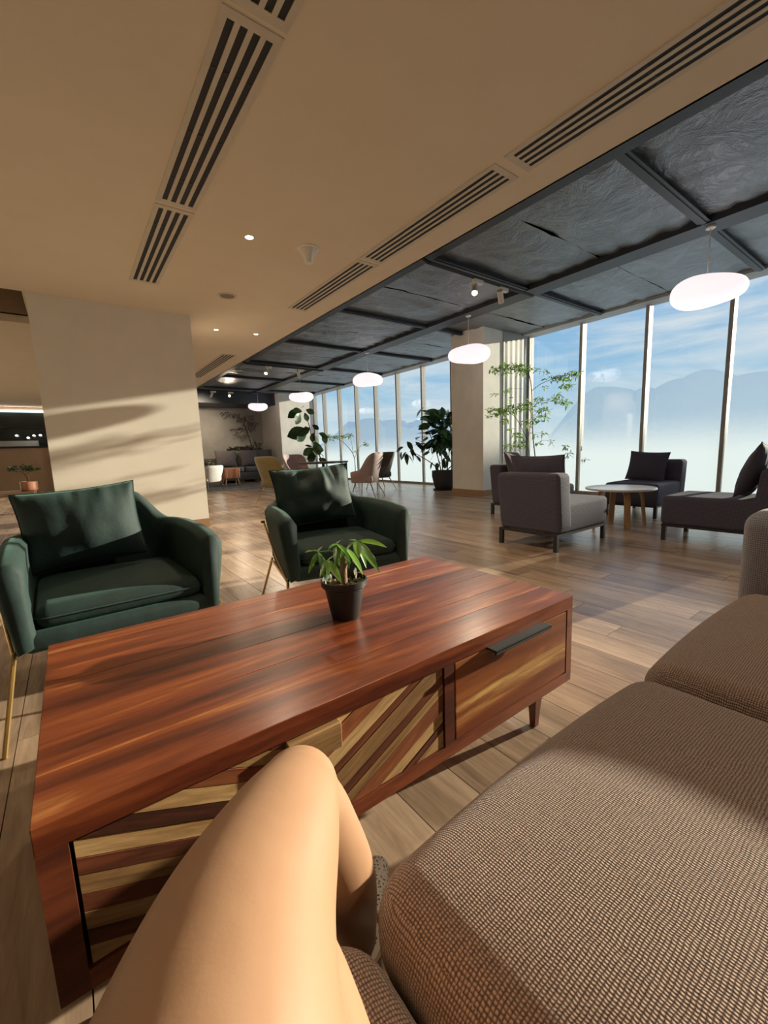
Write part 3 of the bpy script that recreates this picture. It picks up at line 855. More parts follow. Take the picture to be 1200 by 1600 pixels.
# ------------------------------------------------------------------ the sofa we sit on
sf = thing('sofa', 'taupe woven fabric sofa in the foreground with loose seat cushions', 'sofa', (.73, 0, 0))
ox = -.73
MB().soft((-.70 + ox, -.50, .08), (2.15 + ox, .43, .29), .03, 2, 8).build('base', M['sofa'], sf)
def seatdef(cz, tilt=0, dip=0):
    def fn(P, h):
        P = P.copy()
        k = max(0, 1 - (abs(P.x) / h[0]) ** 3) * max(0, 1 - (abs(P.y) / h[1]) ** 3)
        if P.z > 0: P.z += cz * k + tilt * P.x / h[0]
        P.y += .018 * (1 - (P.x / h[0]) ** 2) * (1 if P.y > 0 else 0)
        return P
    return fn
MB().soft((.265 + ox, -.36, .29), (1.165 + ox, .455, .452), .075, 5, 14, seatdef(.026)).build('seat_cushion', M['sofa'], sf)
MB().soft((1.175 + ox, -.36, .29), (2.125 + ox, .455, .452), .075, 5, 14, seatdef(.026)).build('seat_cushion', M['sofa'], sf)
MB().soft((-.66 + ox, -.36, .29), (.255 + ox, .44, .435), .07, 5, 14, seatdef(-.03)).build('seat_cushion', M['sofa'], sf)
MB().soft((2.12 + ox, -.52, .06), (2.34 + ox, .475, .765), .07, 5, 8).build('armrest', M['arm_fabric'], sf)
MB().soft((-.90 + ox, -.52, .06), (-.68 + ox, .46, .765), .07, 5, 8).build('armrest', M['arm_fabric'], sf)
MB().soft((-.68 + ox, -.62, .25), (2.12 + ox, -.37, .80), .09, 4, 10).build('backrest', M['sofa'], sf)
for lx in (-.8, 2.24):
    for ly in (-.5, .38):
        MB().lathe([(.018, 0), (.025, .07)], 10, (lx + ox, ly, 0)).build('leg', M['blackmetal'], sf)

# ------------------------------------------------------------------ grey lounge chairs round the small table
def lounge_chair(loc, rz, label):
    t = thing('lounge_chair', label, 'chair', loc, rz, 'grey armless lounge chairs around the round table')
    MB().soft((-.354, 0, .17), (.354, .97, .475), .045, 3, 8).build('seat', M['grey_fabric'], t)
    def lean(P, h):
        P = P.copy(); P.y += .03 * (P.z / h[2]); return P
    MB().soft((-.36, .76, .20), (.36, 1.0, .775), .05, 4, 8, lean).build('backrest', M['grey_fabric'], t)
    MB().box((-.345, .015, .15), (.345, .045, .175)).box((-.345, .96, .15), (.345, .99, .175)).box((-.345, .045, .15), (-.315, .96, .175)).box((.315, .045, .15), (.345, .96, .175)).build('base_frame', M['blackmetal'], t, False)
    for sx in (-1, 1):
        for y_ in (.02, .95):
            MB().box((sx * .325 - .02, y_, 0), (sx * .325 + .02, y_ + .04, .152)).build('leg', M['blackmetal'], t, False)
    return t
lounge_chair((4.72, 2.56, 0), math.radians(90), 'grey armless chair nearest us with its back turned to the coffee table')
lounge_chair((5.62, 3.28, 0), 0, 'grey armless chair beside the white pillar and leafy tree')
lounge_chair((6.30, 2.66, 0), math.radians(-90), 'grey armless chair standing against the window')
lounge_chair((5.36, 1.80, 0), math.radians(180), 'grey armless chair seen from the side, next to the sofa armrest')
pillow('throw_pillow', .64, .49, .17, 'grey_fabric', (4.06, 2.60, .475), (math.radians(-14), 0, math.radians(90)), 'dark grey cushion rising above the back of the nearest lounge chair', 'grey cushions on the lounge chairs', 2, .01)
pillow('throw_pillow', .48, .52, .15, 'brown_fabric', (5.50, 3.90, .475), (math.radians(-16), 0, math.radians(8)), 'taupe cushion on the lounge chair beside the white pillar', 'grey cushions on the lounge chairs', 6, .01)
pillow('throw_pillow', .54, .44, .16, 'grey_fabric', (6.90, 2.72, .475), (math.radians(-16), math.radians(3), math.radians(-90)), 'grey cushion on the lounge chair standing against the window', 'grey cushions on the lounge chairs', 9, .01)
pillow('throw_pillow', .54, .54, .17, 'grey_fabric', (5.30, 1.20, .475), (math.radians(-18), math.radians(-5), math.radians(180)), 'grey cushion leaning on the lounge chair next to the sofa armrest', 'grey cushions on the lounge chairs', 12, .01)

rt = thing('round_table', 'small round white table with bent oak legs between the grey chairs', 'table', (5.56, 2.46, 0))
MB().lathe([(.0, .462), (.385, .462), (.40, .470), (.40, .484), (.394, .49), (0, .49)], 48, cap=False).build('table_top', M['white_top'], rt)
for q in range(4):
    a = math.radians(42 + 90 * q)
    pts = spline([(.06, 0, .448), (.17, 0, .448), (.235, 0, .425), (.262, 0, .34), (.285, 0, .15), (.30, 0, 0)], 4)
    v = []; f = []
    for i, p in enumerate(pts):
        tt = (pts[min(i + 1, len(pts) - 1)] - pts[max(i - 1, 0)]).normalized(); nn = Vector((tt.z, 0, -tt.x))
        for dx, dy in ((-.011, -.034), (-.011, .034), (.011, .034), (.011, -.034)):
            v.append(p + nn * dx + Vector((0, dy, 0)))
    for i in range(len(pts) - 1):
        for k in range(4): f.append((i * 4 + k, i * 4 + (k + 1) % 4, (i + 1) * 4 + (k + 1) % 4, (i + 1) * 4 + k))
    f += [(3, 2, 1, 0), tuple(len(v) - 4 + k for k in range(4))]
    MB().add(v, f, Matrix.Rotation(a, 4, 'Z')).build('leg', M['oak'], rt)

# ------------------------------------------------------------------ ceiling fittings
def diffuser(x0, x1, y0, y1, label, ns=4):
    w_ = x1 - x0
    t = thing('air_diffuser', label, 'air vent', ((x0 + x1) / 2, (y0 + y1) / 2, ZC), 0, 'linear slot air diffusers in the ceiling')
    hx, hy = w_ / 2, (y1 - y0) / 2
    b = .036
    MB().box((-hx, -hy, -.006), (hx, -hy + .05, 0)).box((-hx, hy - .05, -.006), (hx, hy, 0)).box((-hx, -hy + .05, -.006), (-hx + b, hy - .05, 0)).box((hx - b, -hy + .05, -.006), (hx, hy - .05, 0)).build('frame', M['vent'], t, False)
    MB().box((-hx + b, -hy + .05, -.0015), (hx - b, hy - .05, -.0005)).build('dark_slot', M['dark'], t, False)
    iw = w_ - 2 * b; sl = iw / (ns + (ns - 1) * .72)
    for k in range(ns - 1):
        xa = -hx + b + sl + k * sl * 1.72
        MB().box((xa, -hy + .05, -.006), (xa + sl * .72, hy - .05, -.001)).build('bar', M['vent'], t, False)
    for k in range(ns):
        for yq in (-.5, 0, .5):
            xa = -hx + b + k * sl * 1.72 + sl * .25
            MB().box((xa, yq * hy * 1.2 - .012, -.004), (xa + sl * .5, yq * hy * 1.2 + .012, -.0015)).build('vane_clip', M['blackmetal'], t, False)
diffuser(.785, 1.08, .42, 2.10, 'slot air diffuser cut by the top edge, leftmost row')
diffuser(.785, 1.08, 2.13, 3.90, 'long slot air diffuser, middle one of the leftmost ceiling row')
diffuser(.785, 1.08, 3.94, 5.70, 'slot air diffuser ending above the pillar in the leftmost ceiling row')
diffuser(2.68, 2.96, .30, 2.06, 'slot air diffuser along the foil ceiling edge, nearest one cut by the frame')
diffuser(2.68, 2.96, 2.14, 3.88, 'slot air diffuser along the foil ceiling edge, between the two joints')
diffuser(2.68, 2.96, 3.92, 5.68, 'slot air diffuser along the foil ceiling edge, just right of the smoke detector')
diffuser(2.68, 2.96, 8.75, 11.6, 'slot air diffuser in the distance just right of the pillar')
def downlight(x_, y_, label, r=.045, on=True):
    t = thing('downlight', label, 'ceiling light', (x_, y_, ZC), 0, 'recessed ceiling downlights')
    MB().lathe([(r * .72, -.001), (r * .75, -.005), (r, -.006), (r * 1.04, -.001)], 24, cap=False).build('trim_ring', M['white_plastic'], t)
    MB().lathe([(0, -.003), (r * .74, -.003)], 20, cap=False).build('lamp', M['lamp_on'], t)
    ld = bpy.data.lights.new('downlight_beam', 'SPOT'); ld.energy = 38; ld.color = (1, .80, .58); ld.spot_size = math.radians(150); ld.spot_blend = .8; ld.shadow_soft_size = .06
    lo = bpy.data.objects.new('downlight_beam', ld); C.objects.link(lo); lo.parent = t; lo.location = (0, 0, -.03)
downlight(1.585, 4.075, 'lit recessed downlight beside the smoke detector', .05)
downlight(2.135, 7.18, 'small recessed downlight just right of the pillar top, left one', .045)
downlight(2.76, 7.12, 'small recessed downlight nearest the foil ceiling edge', .045)
for x_, y_, lb in ((1.585, .9, 'added fill downlight overhead, out of frame above the coffee table'), (1.585, -2.2, 'unseen fill downlight added behind the sofa'), (2.135, 10.6, 'added fill downlight hidden behind the pillar, farther row')):  # unseen fittings, added only to brighten the room
    downlight(x_, y_, lb, .05)
sm = thing('smoke_detector', 'cream cone-shaped detector hanging from the ceiling beside the downlight', 'detector', (2.14, 3.99, ZC))
MB().lathe([(0, -.014), (.098, -.014), (.108, -.008), (.108, 0), (0, 0)], 32, cap=False).build('base_plate', M['white_plastic'], sm)
MB().lathe([(0, -.135), (.036, -.135), (.043, -.128), (.050, -.075), (.078, -.045), (.082, -.014)], 32, cap=False).build('sensor_body', M['white_plastic'], sm)
sp_ = thing('ceiling_speaker', 'flat round tan speaker grille set in the ceiling', 'speaker', (1.85, 5.64, ZC))
MB().lathe([(.085, -.004), (.095, -.010), (.112, -.008), (.115, 0)], 32, cap=False).build('rim', M['vent'], sp_)
MB().lathe([(0, -.006), (.086, -.005)], 32, cap=False).build('grille', pmat('grille', (.30, .24, .18), .7), sp_)

def pendant(y_, z_, label, x_=6.15, seed=0, rz=0):
    t = thing('pendant_lamp', label, 'pendant lamp', (x_, y_, z_), rz, 'pebble-shaped pendant lamps')
    n, mm = 40, 18
    v = []; f = []
    for j in range(mm + 1):
        ph = math.pi * j / mm - math.pi / 2
        for i in range(n):
            th = 2 * math.pi * i / n
            r_ = .37 * abs(math.cos(ph)) ** .62 * (1 + .05 * math.cos(th + seed) + .03 * math.cos(2 * th + seed))
            z2 = .142 * math.copysign(abs(math.sin(ph)) ** .85, ph)
            if ph > 0: z2 -= .05 * max(0, 1 - (r_ / .25) ** 2)
            z2 += .02 * math.cos(th * 2 + seed * 1.7) * (r_ / .37)
            v.append((r_ * math.cos(th), r_ * math.sin(th), z2))
    for j in range(mm):
        for i in range(n): f.append((j * n + i, j * n + (i + 1) % n, (j + 1) * n + (i + 1) % n, (j + 1) * n + i))
    MB().add(v, f).build('shade', M['pendant'], t)
    cz = 3.44 - z_
    MB().tube([(0, 0, .10), (0, 0, cz)], .006, 6).build('cord', M['cord'], t)
    MB().lathe([(.045, cz - .025), (.05, cz - .02), (.05, cz)], 16).build('canopy', M['cord'], t)
pendant(1.87, 2.745, 'largest and nearest pebble-shaped pendant lamp, at the right edge', seed=.5)
pendant(5.50, 2.75, 'pebble pendant lamp in front of the white pillar, second nearest', seed=2)
pendant(8.75, 2.785, 'pebble pendant lamp, third of the five from the right', seed=3)
pendant(12.5, 2.82, 'pebble pendant lamp, fourth of the five from the right', seed=1)
pendant(16.2, 2.90, 'farthest and smallest pebble pendant lamp near the grey wall', seed=4.2)

def spot(x_, y_, aim, label, lit=True, glow='lamp_on', watts=40):
    t = thing('spotlight', label, 'spotlight', (x_, y_, 3.32), 0, 'white spotlights on the ceiling conduit')
    MB().soft((-.09, -.03, -.05), (.09, .03, 0), .006, 2, 2).build('adapter', M['white_plastic'], t)
    MB().tube([(-.06, 0, -.05), (-.06, 0, -.10)], .012, 8).build('arm', M['white_plastic'], t)
    d = Vector(aim).normalized(); c_ = Vector((-.06, 0, -.12))
    h = MB().tube([c_ - d * .08, c_ + d * .10], .042, 20).build('lamp_head', M['white_plastic'], t)
    MB().tube([c_ + d * .096, c_ + d * .104], .036, 20).build('lens', M[glow] if lit else M['blackmetal'], h)
    if lit:
        ld = bpy.data.lights.new('spotlight_beam', 'SPOT'); ld.energy = watts; ld.color = (1, .80, .58); ld.spot_size = math.radians(110); ld.spot_blend = .9; ld.shadow_soft_size = .05
        lo = bpy.data.objects.new('spotlight_beam', ld); C.objects.link(lo); lo.parent = t
        lo.location = c_ + d * .13; lo.rotation_euler = d.to_track_quat('-Z', 'Y').to_euler()
spot(4.78, 4.1, (-.45, -.35, -.75), 'lit white spotlight on the conduit above the second pendant', True, 'lamp_on')
spot(5.33, 4.1, (.55, .3, -.6), 'unlit white spotlight on the conduit beside the lit one', False)
spot(4.45, 10.8, (-.4, -.5, -.7), 'lit white spotlight on the middle conduit in the distance')
spot(5.35, 10.8, (.4, .2, -.8), 'white spotlight at the end of the middle conduit in the distance', False)
spot(4.35, 15.6, (-.1, .75, -.55), 'white spotlight on the far conduit left of the glaring lamp', watts=110)
spot(4.95, 15.6, (-.2, -.9, -.3), 'glaring warm spotlight on the far conduit', watts=22)
#==PLANTS==
# ------------------------------------------------------------------ big plants
def pot_lathe(r0, r1, h, wall=.018):
    return [(0, 0), (r0, 0), (r0 + .01, .01), (r0 + (r1 - r0) * .6, h * .35), (r1, h * .75), (r1, h), (r1 - wall, h), (r1 - wall, h - .05), (0, h - .05)]
big = leaf_mesh('leaf', 1, .52, .22, .12, M['leaf_dark'])
big2 = leaf_mesh('leaf', 1, .62, .30, .15, M['leaf_dark'], tip=1.25)
rg = random.Random(21)
rb = Vector((7.72, 7.75, 0))
rp_ = thing('rubber_plant', 'bushy dark green rubber plant in a charcoal pot by the window', 'plant', rb)
MB().lathe(pot_lathe(.22, .315, .5), 36, cap=False).build('pot', M['charcoal_pot'], rp_)
MB().lathe([(0, 0), (.27, 0), (.30, .03), (.29, .035), (.26, .012)], 36, cap=False).build('saucer', M['charcoal_pot'], rp_)
MB().lathe([(0, .455), (.29, .452)], 24, cap=False).build('soil', M['soil'], rp_)
stm = MB()
def at3(px, py, depth):
    d = R @ Vector((px - 600, py - 800, f_px))
    return Vector((0, 0, CAM_H)) + d * (depth / f_px)
D0 = (R.transposed() @ (rb - Vector((0, 0, CAM_H)))).z
stems_px = [[(692, 738), (690, 715), (686, 690), (682, 655)], [(698, 738), (702, 705), (704, 660), (700, 640)], [(688, 738), (676, 725), (655, 712), (640, 705)], [(694, 738), (712, 720), (716, 690)], [(690, 738), (680, 700), (668, 670)]]
for q, sp_px in enumerate(stems_px):
    pts = spline([at3(px, py, D0 + .1 * math.sin(q * 2 + i) * (i > 0)) - rb for i, (px, py) in enumerate(sp_px)], 5)
    stm.tube(pts, interp([.016, .013, .010, .006][:len(sp_px)], 5), 7)
stm.build('stems', M['bark'], rp_)
spots = []
for q in range(130):
    px = rg.gauss(689, 14); py = rg.uniform(642, 702)
    if px > 716 or px < 655: px = rg.uniform(662, 712)
    w_ = 1 - abs(py - 672) / 60
    spots.append((px + (px - 690) * .15, py, rg.uniform(-.32, .32), rg.uniform(.25, .38)))
for q in range(15):
    spots.append((rg.uniform(622, 658), rg.uniform(693, 722), rg.uniform(-.12, .12), rg.uniform(.20, .30)))
for q in range(16):
    spots.append((rg.uniform(664, 714), rg.uniform(702, 730), rg.uniform(-.2, .2), rg.uniform(.18, .26)))
for px, py, dz, ln in spots:
    p = at3(px, py, D0 + dz) - rb
    c_ = at3(690, 690, D0) - rb if px > 660 else at3(640, 705, D0) - rb
    d = (p - c_); d.z = d.z * .6 - .10; d = d.normalized() + Vector((rg.uniform(-.5, .5), rg.uniform(-.5, .5), rg.uniform(-.5, .25)))
    put_leaf(rg.choice((big, big2)), 'leaf', rp_, p - d.normalized() * ln * .5, d, rg.uniform(-.9, .9), ln)

# fiddle-leaf fig further back
fb = Vector((5.75, 10.6, 0))
fd = thing('fiddle_leaf_fig', 'tall sparse fig with big round leaves before the far white pillar', 'plant', fb)
DF = (R.transposed() @ (fb + Vector((0, 0, 1.2)) - Vector((0, 0, CAM_H)))).z
MB().lathe(pot_lathe(.18, .24, .42), 28, cap=False).build('pot', M['charcoal_pot'], fd)
MB().tube(spline([(0, 0, .35), (0, 0, .8), at3(489, 690, DF) - fb, at3(484, 668, DF) - fb, at3(478, 648, DF) - fb], 5), interp([.022, .02, .018, .015, .01], 5), 8).build('trunk', M['bark'], fd)
rnd_leaf = leaf_mesh('leaf', 1, .66, .12, .1, M['leaf_dark'], tip=1.5)
for bx, by, tx, ty, ln in ((470, 640, 448, 652, .46), (468, 645, 464, 661, .42), (472, 643, 456, 640, .3), (476, 645, 480, 655, .28), (478, 640, 492, 646, .25), (470, 638, 472, 636, .2),
        (482, 672, 447, 681, .50), (480, 675, 462, 689, .48), (484, 668, 470, 679, .3), (486, 671, 478, 668, .28), (488, 664, 499, 671, .2),
        (492, 678, 497, 695, .48), (498, 677, 512, 683, .34), (504, 679, 510, 692, .3), (490, 676, 488, 690, .3),
        (490, 700, 478, 708, .40), (492, 700, 500, 702, .3), (490, 706, 484, 722, .38), (496, 704, 506, 712, .34), (494, 712, 480, 716, .3), (498, 716, 508, 722, .3), (488, 698, 480, 696, .24), (492, 690, 500, 712, .32)):
    a = at3(bx, by, DF + rg.uniform(-.1, .1)) - fb; b = at3(tx, ty, DF + rg.uniform(-.15, .15)) - fb
    put_leaf(rnd_leaf, 'leaf', fd, a, b - a, rg.uniform(.5, 1.4) * rg.choice((-1, 1)), max(ln, (b - a).length * 1.05) * .9)

# airy plants made of thin twigs with many small leaves
def airy(name, label, base, Dp, twigs, clumps, leafmat_, lsize, seed, pot=None, yfun=None, dens=1.6):
    rg = random.Random(seed)
    def at3(px, py, depth):
        d = R @ Vector((px - 600, py - 800, f_px))
        if yfun: return Vector((0, 0, CAM_H)) + d * ((yfun(px) + (depth - Dp) * .6) / d.y)
        return Vector((0, 0, CAM_H)) + d * (depth / f_px)
    t = thing(name, label, 'plant', base)
    tw = MB()
    for path, r0 in twigs:
        pts = spline([at3(px, py, Dp + .06 * math.sin(i * 1.7 + px)) - base for i, (px, py) in enumerate(path)], 4)
        tw.tube(pts, [r0 * (1 - .55 * i / len(pts)) for i in range(len(pts))], 6)
    fo = MB()
    lf = [(0, 0, 0), (.35, .14, .03), (.7, .12, .0), (1, 0, -.10), (.7, -.12, 0), (.35, -.14, .03)]
    for px, py, rx_, ry_, n in clumps:
        for q in range(int(n * dens)):
            a = rg.random() * 6.283; k = math.sqrt(rg.random())
            p = at3(px + rx_ * k * math.cos(a), py + ry_ * k * math.sin(a), Dp + rg.uniform(-.25, .25)) - base
            d = Vector((rg.uniform(-1, 1), rg.uniform(-1, 1), rg.uniform(-.9, .25)))
            fo.add(lf, [(0, 1, 2, 3), (0, 3, 4, 5)], orient(p, d, rg.uniform(-1, 1), lsize * rg.uniform(.65, 1.25)))
        nb = max(1, n // 8)
        for q in range(nb):
            p = at3(px + rx_ * rg.uniform(-.8, .8), py + ry_ * rg.uniform(-.6, .6), Dp) - base
            c_ = at3(px, py, Dp) - base
            tw.tube([c_, (c_ + p) / 2 + Vector((0, 0, .02)), p], .003, 4)
    tw.build('twigs', M['thin_stem'], t)
    o = fo.build('foliage', M[leafmat_], t, False); o['kind'] = 'stuff'
    if pot: MB().lathe(pot_lathe(*pot), 28, cap=False).build('pot', M['charcoal_pot'], t)
    return t
B = lambda zx, zy: (740 + zx * .15, 540 + zy * .15)
bb = Vector((7.86, 5.10, 0))
DB = (R.transposed() @ (bb + Vector((0, 0, .8)))).z - 0
DB = (R.transposed() @ (bb + Vector((0, 0, 1.6 - CAM_H)))).z
tw = [([(842, 775), B(640, 1150), B(615, 900), B(605, 470), B(575, 290), B(560, 200)], .013),
      ([(838, 775), B(570, 1060), B(600, 760), B(590, 600)], .009),
      ([B(575, 1000), B(520, 900), B(470, 800), B(400, 715), B(300, 670), B(160, 680)], .007),
      ([B(605, 470), B(700, 400), B(830, 345), B(960, 310), B(1080, 290)], .006),
      ([B(590, 330), B(500, 260), B(350, 240), B(180, 235)], .006),
      ([B(605, 650), B(700, 580), B(820, 580), B(950, 600)], .005),
      ([B(520, 450), B(400, 450), B(300, 480)], .003), ([B(400, 450), B(400, 510), B(370, 555)], .003),
      ([B(620, 1060), B(710, 990), B(800, 1000), B(840, 1060)], .004), ([B(710, 990), B(705, 920), B(640, 900)], .003),
      ([B(610, 800), B(680, 730), B(760, 730)], .004), ([B(560, 1030), B(470, 930), B(360, 945)], .004)]
cl_ = [(*B(240, 245), 12, 5, 26), (*B(340, 215), 12, 6, 34), (*B(450, 230), 12, 8, 40), (*B(540, 220), 10, 8, 34), (*B(330, 280), 6, 5, 8), (*B(490, 275), 8, 5, 14),
       (*B(740, 275), 8, 3, 9), (*B(850, 345), 14, 6, 26), (*B(960, 320), 14, 7, 32), (*B(1060, 290), 10, 6, 22), (*B(940, 420), 9, 4, 18), (*B(1010, 420), 6, 4, 8), (*B(735, 435), 3, 2, 4), (*B(640, 240), 4, 4, 6),
       (*B(200, 675), 11, 6, 28), (*B(300, 680), 10, 7, 26), (*B(420, 650), 12, 8, 34), (*B(540, 620), 12, 9, 40), (*B(320, 770), 6, 3, 8), (*B(150, 730), 4, 3, 6),
       (*B(690, 570), 8, 5, 16), (*B(860, 540), 9, 7, 26), (*B(950, 600), 9, 6, 20), (*B(730, 660), 9, 6, 20), (*B(740, 740), 7, 6, 14), (*B(650, 760), 6, 7, 14), (*B(560, 800), 9, 7, 24), (*B(690, 690), 6, 5, 10),
       (*B(225, 510), 4, 3, 8), (*B(360, 460), 5, 2, 6), (*B(370, 550), 2, 2, 3), (*B(370, 875), 4, 2, 5), (*B(460, 930), 8, 6, 20), (*B(370, 1040), 9, 3, 14), (*B(470, 1010), 8, 6, 16), (*B(520, 1020), 7, 7, 14),
       (*B(715, 915), 4, 3, 7), (*B(640, 930), 4, 3, 6), (*B(810, 1000), 3, 2, 4), (*B(670, 1015), 4, 2, 5), (*B(970, 1050), 6, 3, 9), (*B(1000, 1120), 5, 6, 8), (*B(1130, 1060), 3, 3, 3), (*B(1160, 1175), 4, 2, 4)]
airy('nandina_tree', 'airy light green potted tree behind the lounge chairs', bb, DB, tw, cl_, 'leaf_thin', .098, 5, (.2, .26, .42), lambda px: 5.72 - (px - 760) * .0076)
db = Vector((6.15, 17.85, 0))
DD = (R.transposed() @ (db + Vector((0, 0, .9)))).z
F = lambda zx, zy: (300 + zx * .2, 580 + zy * .2)
airy('bare_tree', 'sparse dark twiggy tree against the far grey wall', db, DD,
     [([(397, 725), F(470, 600), F(430, 480), F(400, 400), F(380, 370)], .028), ([F(420, 450), F(370, 460), F(310, 460)], .012), ([F(390, 380), F(350, 350), F(280, 325), F(240, 335)], .012), ([F(430, 470), F(460, 420), F(490, 400)], .01), ([F(465, 590), F(500, 570), F(535, 560)], .01)],
     [(*F(260, 330), 8, 4, 26), (*F(340, 345), 8, 4, 26), (*F(390, 380), 8, 4, 26), (*F(440, 360), 10, 5, 36), (*F(480, 410), 6, 5, 26), (*F(440, 440), 11, 9, 60), (*F(330, 460), 8, 3, 18), (*F(370, 455), 6, 4, 18), (*F(510, 580), 9, 6, 36), (*F(500, 595), 9, 4, 20)], 'leaf_dry', .11, 8, (.2, .26, .6), lambda px: 17.9)
sb_ = Vector((5.3, 17.95, 0))
DS = (R.transposed() @ (sb_ + Vector((0, 0, .5)))).z
airy('low_shrub', 'low dark shrub in the planter behind the far sofa', sb_, DS, [([(372, 735), (370, 712), (366, 704)], .02), ([(372, 735), (378, 712), (384, 702)], .02)],
     [(362, 702, 7, 3, 60), (374, 700, 9, 3, 80), (386, 699, 6, 3, 50), (394, 702, 5, 3, 30)], 'leaf_dry', .13, 9, (.25, .32, .75), lambda px: 17.95)
tb = Vector((6.9, 11.6, 0))
DT = (R.transposed() @ (tb + Vector((0, 0, .3)))).z
airy('thin_shrub', 'wispy pale green shrub before the windows behind the mauve chair', tb, DT, [([(556, 770), (554, 718), (545, 700), (530, 687), (510, 682)], .012), ([(552, 712), (550, 695), (548, 684)], .006), ([(554, 716), (562, 698), (572, 694)], .006), ([(535, 690), (525, 685), (518, 688)], .005)],
     [(513, 681, 6, 2, 20), (524, 682, 6, 2, 22), (535, 682, 6, 2, 18), (546, 680, 5, 4, 22), (572, 694, 6, 2, 14), (518, 688, 3, 2, 8), (556, 704, 3, 2, 8)], 'leaf_thin', .10, 10, (.2, .25, .4))

# ------------------------------------------------------------------ console with the little bonsai, left of the pillar
cs_ = thing('console_table', 'dark wooden console beside the pillar under the bonsai', 'table', (-.95, 6.25, 0))
MB().soft((-.75, -.25, .70), (.62, .25, .745), .004, 1, 2).build('table_top', M['oak_dark'], cs_)
for sx in (-.70, .57):
    for sy in (-.2, .2):
        MB().box((sx - .025, sy - .025, 0), (sx + .025, sy + .025, .70)).build('leg', M['oak_dark'], cs_, False)
bz = Vector((-.375, 6.2, .745))
bo = thing('bonsai', 'small bonsai with a flat crown in a terracotta pot on the console', 'plant', bz)
MB().lathe([(0, 0), (.066, 0), (.078, .01), (.080, .10), (.074, .104), (.07, .09), (0, .088)], 28, cap=False).build('pot', M['copper'], bo)
MB().tube(spline([(0, 0, .085), (.0, 0, .14), (-.02, 0, .19), (-.06, 0, .225)], 4), interp([.012, .011, .009, .007], 4), 8).tube([(-.02, 0, .19), (.03, 0, .215), (.07, 0, .225)], .005, 6).build('trunk', M['bark'], bo)
fo = MB(); lf = [(0, 0, 0), (.5, .16, .03), (1, 0, -.05), (.5, -.16, .03)]
rg = random.Random(77)
for q in range(420):
    a = rg.random() * 6.283; k = math.sqrt(rg.random())
    if q < 320: p = Vector((-.05 + .10 * k * math.cos(a), .09 * k * math.sin(a), .25 + .045 * rg.uniform(-1, 1) * (1 - k * .6)))
    else: p = Vector((.06 + .045 * k * math.cos(a), .05 * k * math.sin(a), .235 + .015 * rg.uniform(-1, 1)))
    fo.add(lf, [(0, 1, 2, 3)], orient(p, Vector((math.cos(a), math.sin(a), rg.uniform(-.2, .8))), rg.uniform(-1, 1), .035 * rg.uniform(.7, 1.2)))
o = fo.build('foliage', M['leaf_dark'], bo, False); o['kind'] = 'stuff'
for px, py, lb in ((26, 680.5, 'brightest round lamp reflection in the dark glazing, leftmost of four'), (44, 684, 'lowest of the four round lamp reflections in the dark glazing'), (53, 680.5, 'round lamp reflection in the dark glazing, second from the pillar'), (63, 680, 'round lamp reflection in the dark glazing, nearest the pillar')):
    p = at(px, py, 19.8)
    t = thing('lamp_reflection', lb, 'lamp', p, 0, 'tiny lamp reflections in the dark glazing')  # small glowing shapes stand in for ceiling lights mirrored in the dark glass
    MB().lathe([(.0, -.03), (.03, -.02), (.04, 0), (.03, .02), (0, .03)], 12, cap=False).build('glint', M['lamp_white'], t)
    MB().tube([(0, 0, .03), (0, .17, .05)], .008, 6).build('arm', M['blackmetal'], t)

# ------------------------------------------------------------------ dining group in the middle distance
def dining_chair(loc, rz, mat, label, arm=.62, back=1.02):
    t = thing('dining_chair', label, 'chair', loc, rz, 'upholstered chairs at the dark table')
    shell_mesh(.33, .62, .33, arm, back, .055, taper=.10, seat_z=.46, y_rise=(.35, .95), lean=.09, pw=2.4, y_start=.06).build('shell', M[mat], t, angle=80)
    MB().soft((-.25, .03, .34), (.25, .54, .50), .05, 3, 6).build('seat', M[mat], t)
    for sx in (-1, 1):
        MB().tube([(sx * .19, .10, .34), (sx * .30, .03, 0)], [.016, .009], 8).build('leg', M['brass'], t)
        MB().tube([(sx * .19, .48, .34), (sx * .30, .64, 0)], [.016, .009], 8).build('leg', M['brass'], t)
dining_chair((5.42, 8.42, 0), math.radians(212), 'pink', 'mauve velvet chair with its back to us right of the dark table')
dining_chair((3.95, 9.05, 0), math.radians(112), 'olive', 'mustard olive velvet chair on the left of the dark table')
dining_chair((6.52, 9.35, 0), math.radians(265), 'olive_dark', 'dark olive chair half hidden behind the mauve chair')
dining_chair((4.95, 10.05, 0), math.radians(8), 'pink', 'mauve velvet chair on the far side of the dark table', .66, 1.04)
dt = thing('dining_table', 'dark round table behind the right green armchair', 'table', (5.05, 9.25, 0))
MB().lathe([(0, .80), (.60, .80), (.62, .81), (.62, .828), (.61, .835), (0, .835)], 48, cap=False).build('table_top', M['blackmetal'], dt)
MB().lathe([(.0, 0), (.28, 0), (.28, .015), (.04, .03), (.035, .80)], 24, cap=False).build('pedestal', M['blackmetal'], dt)

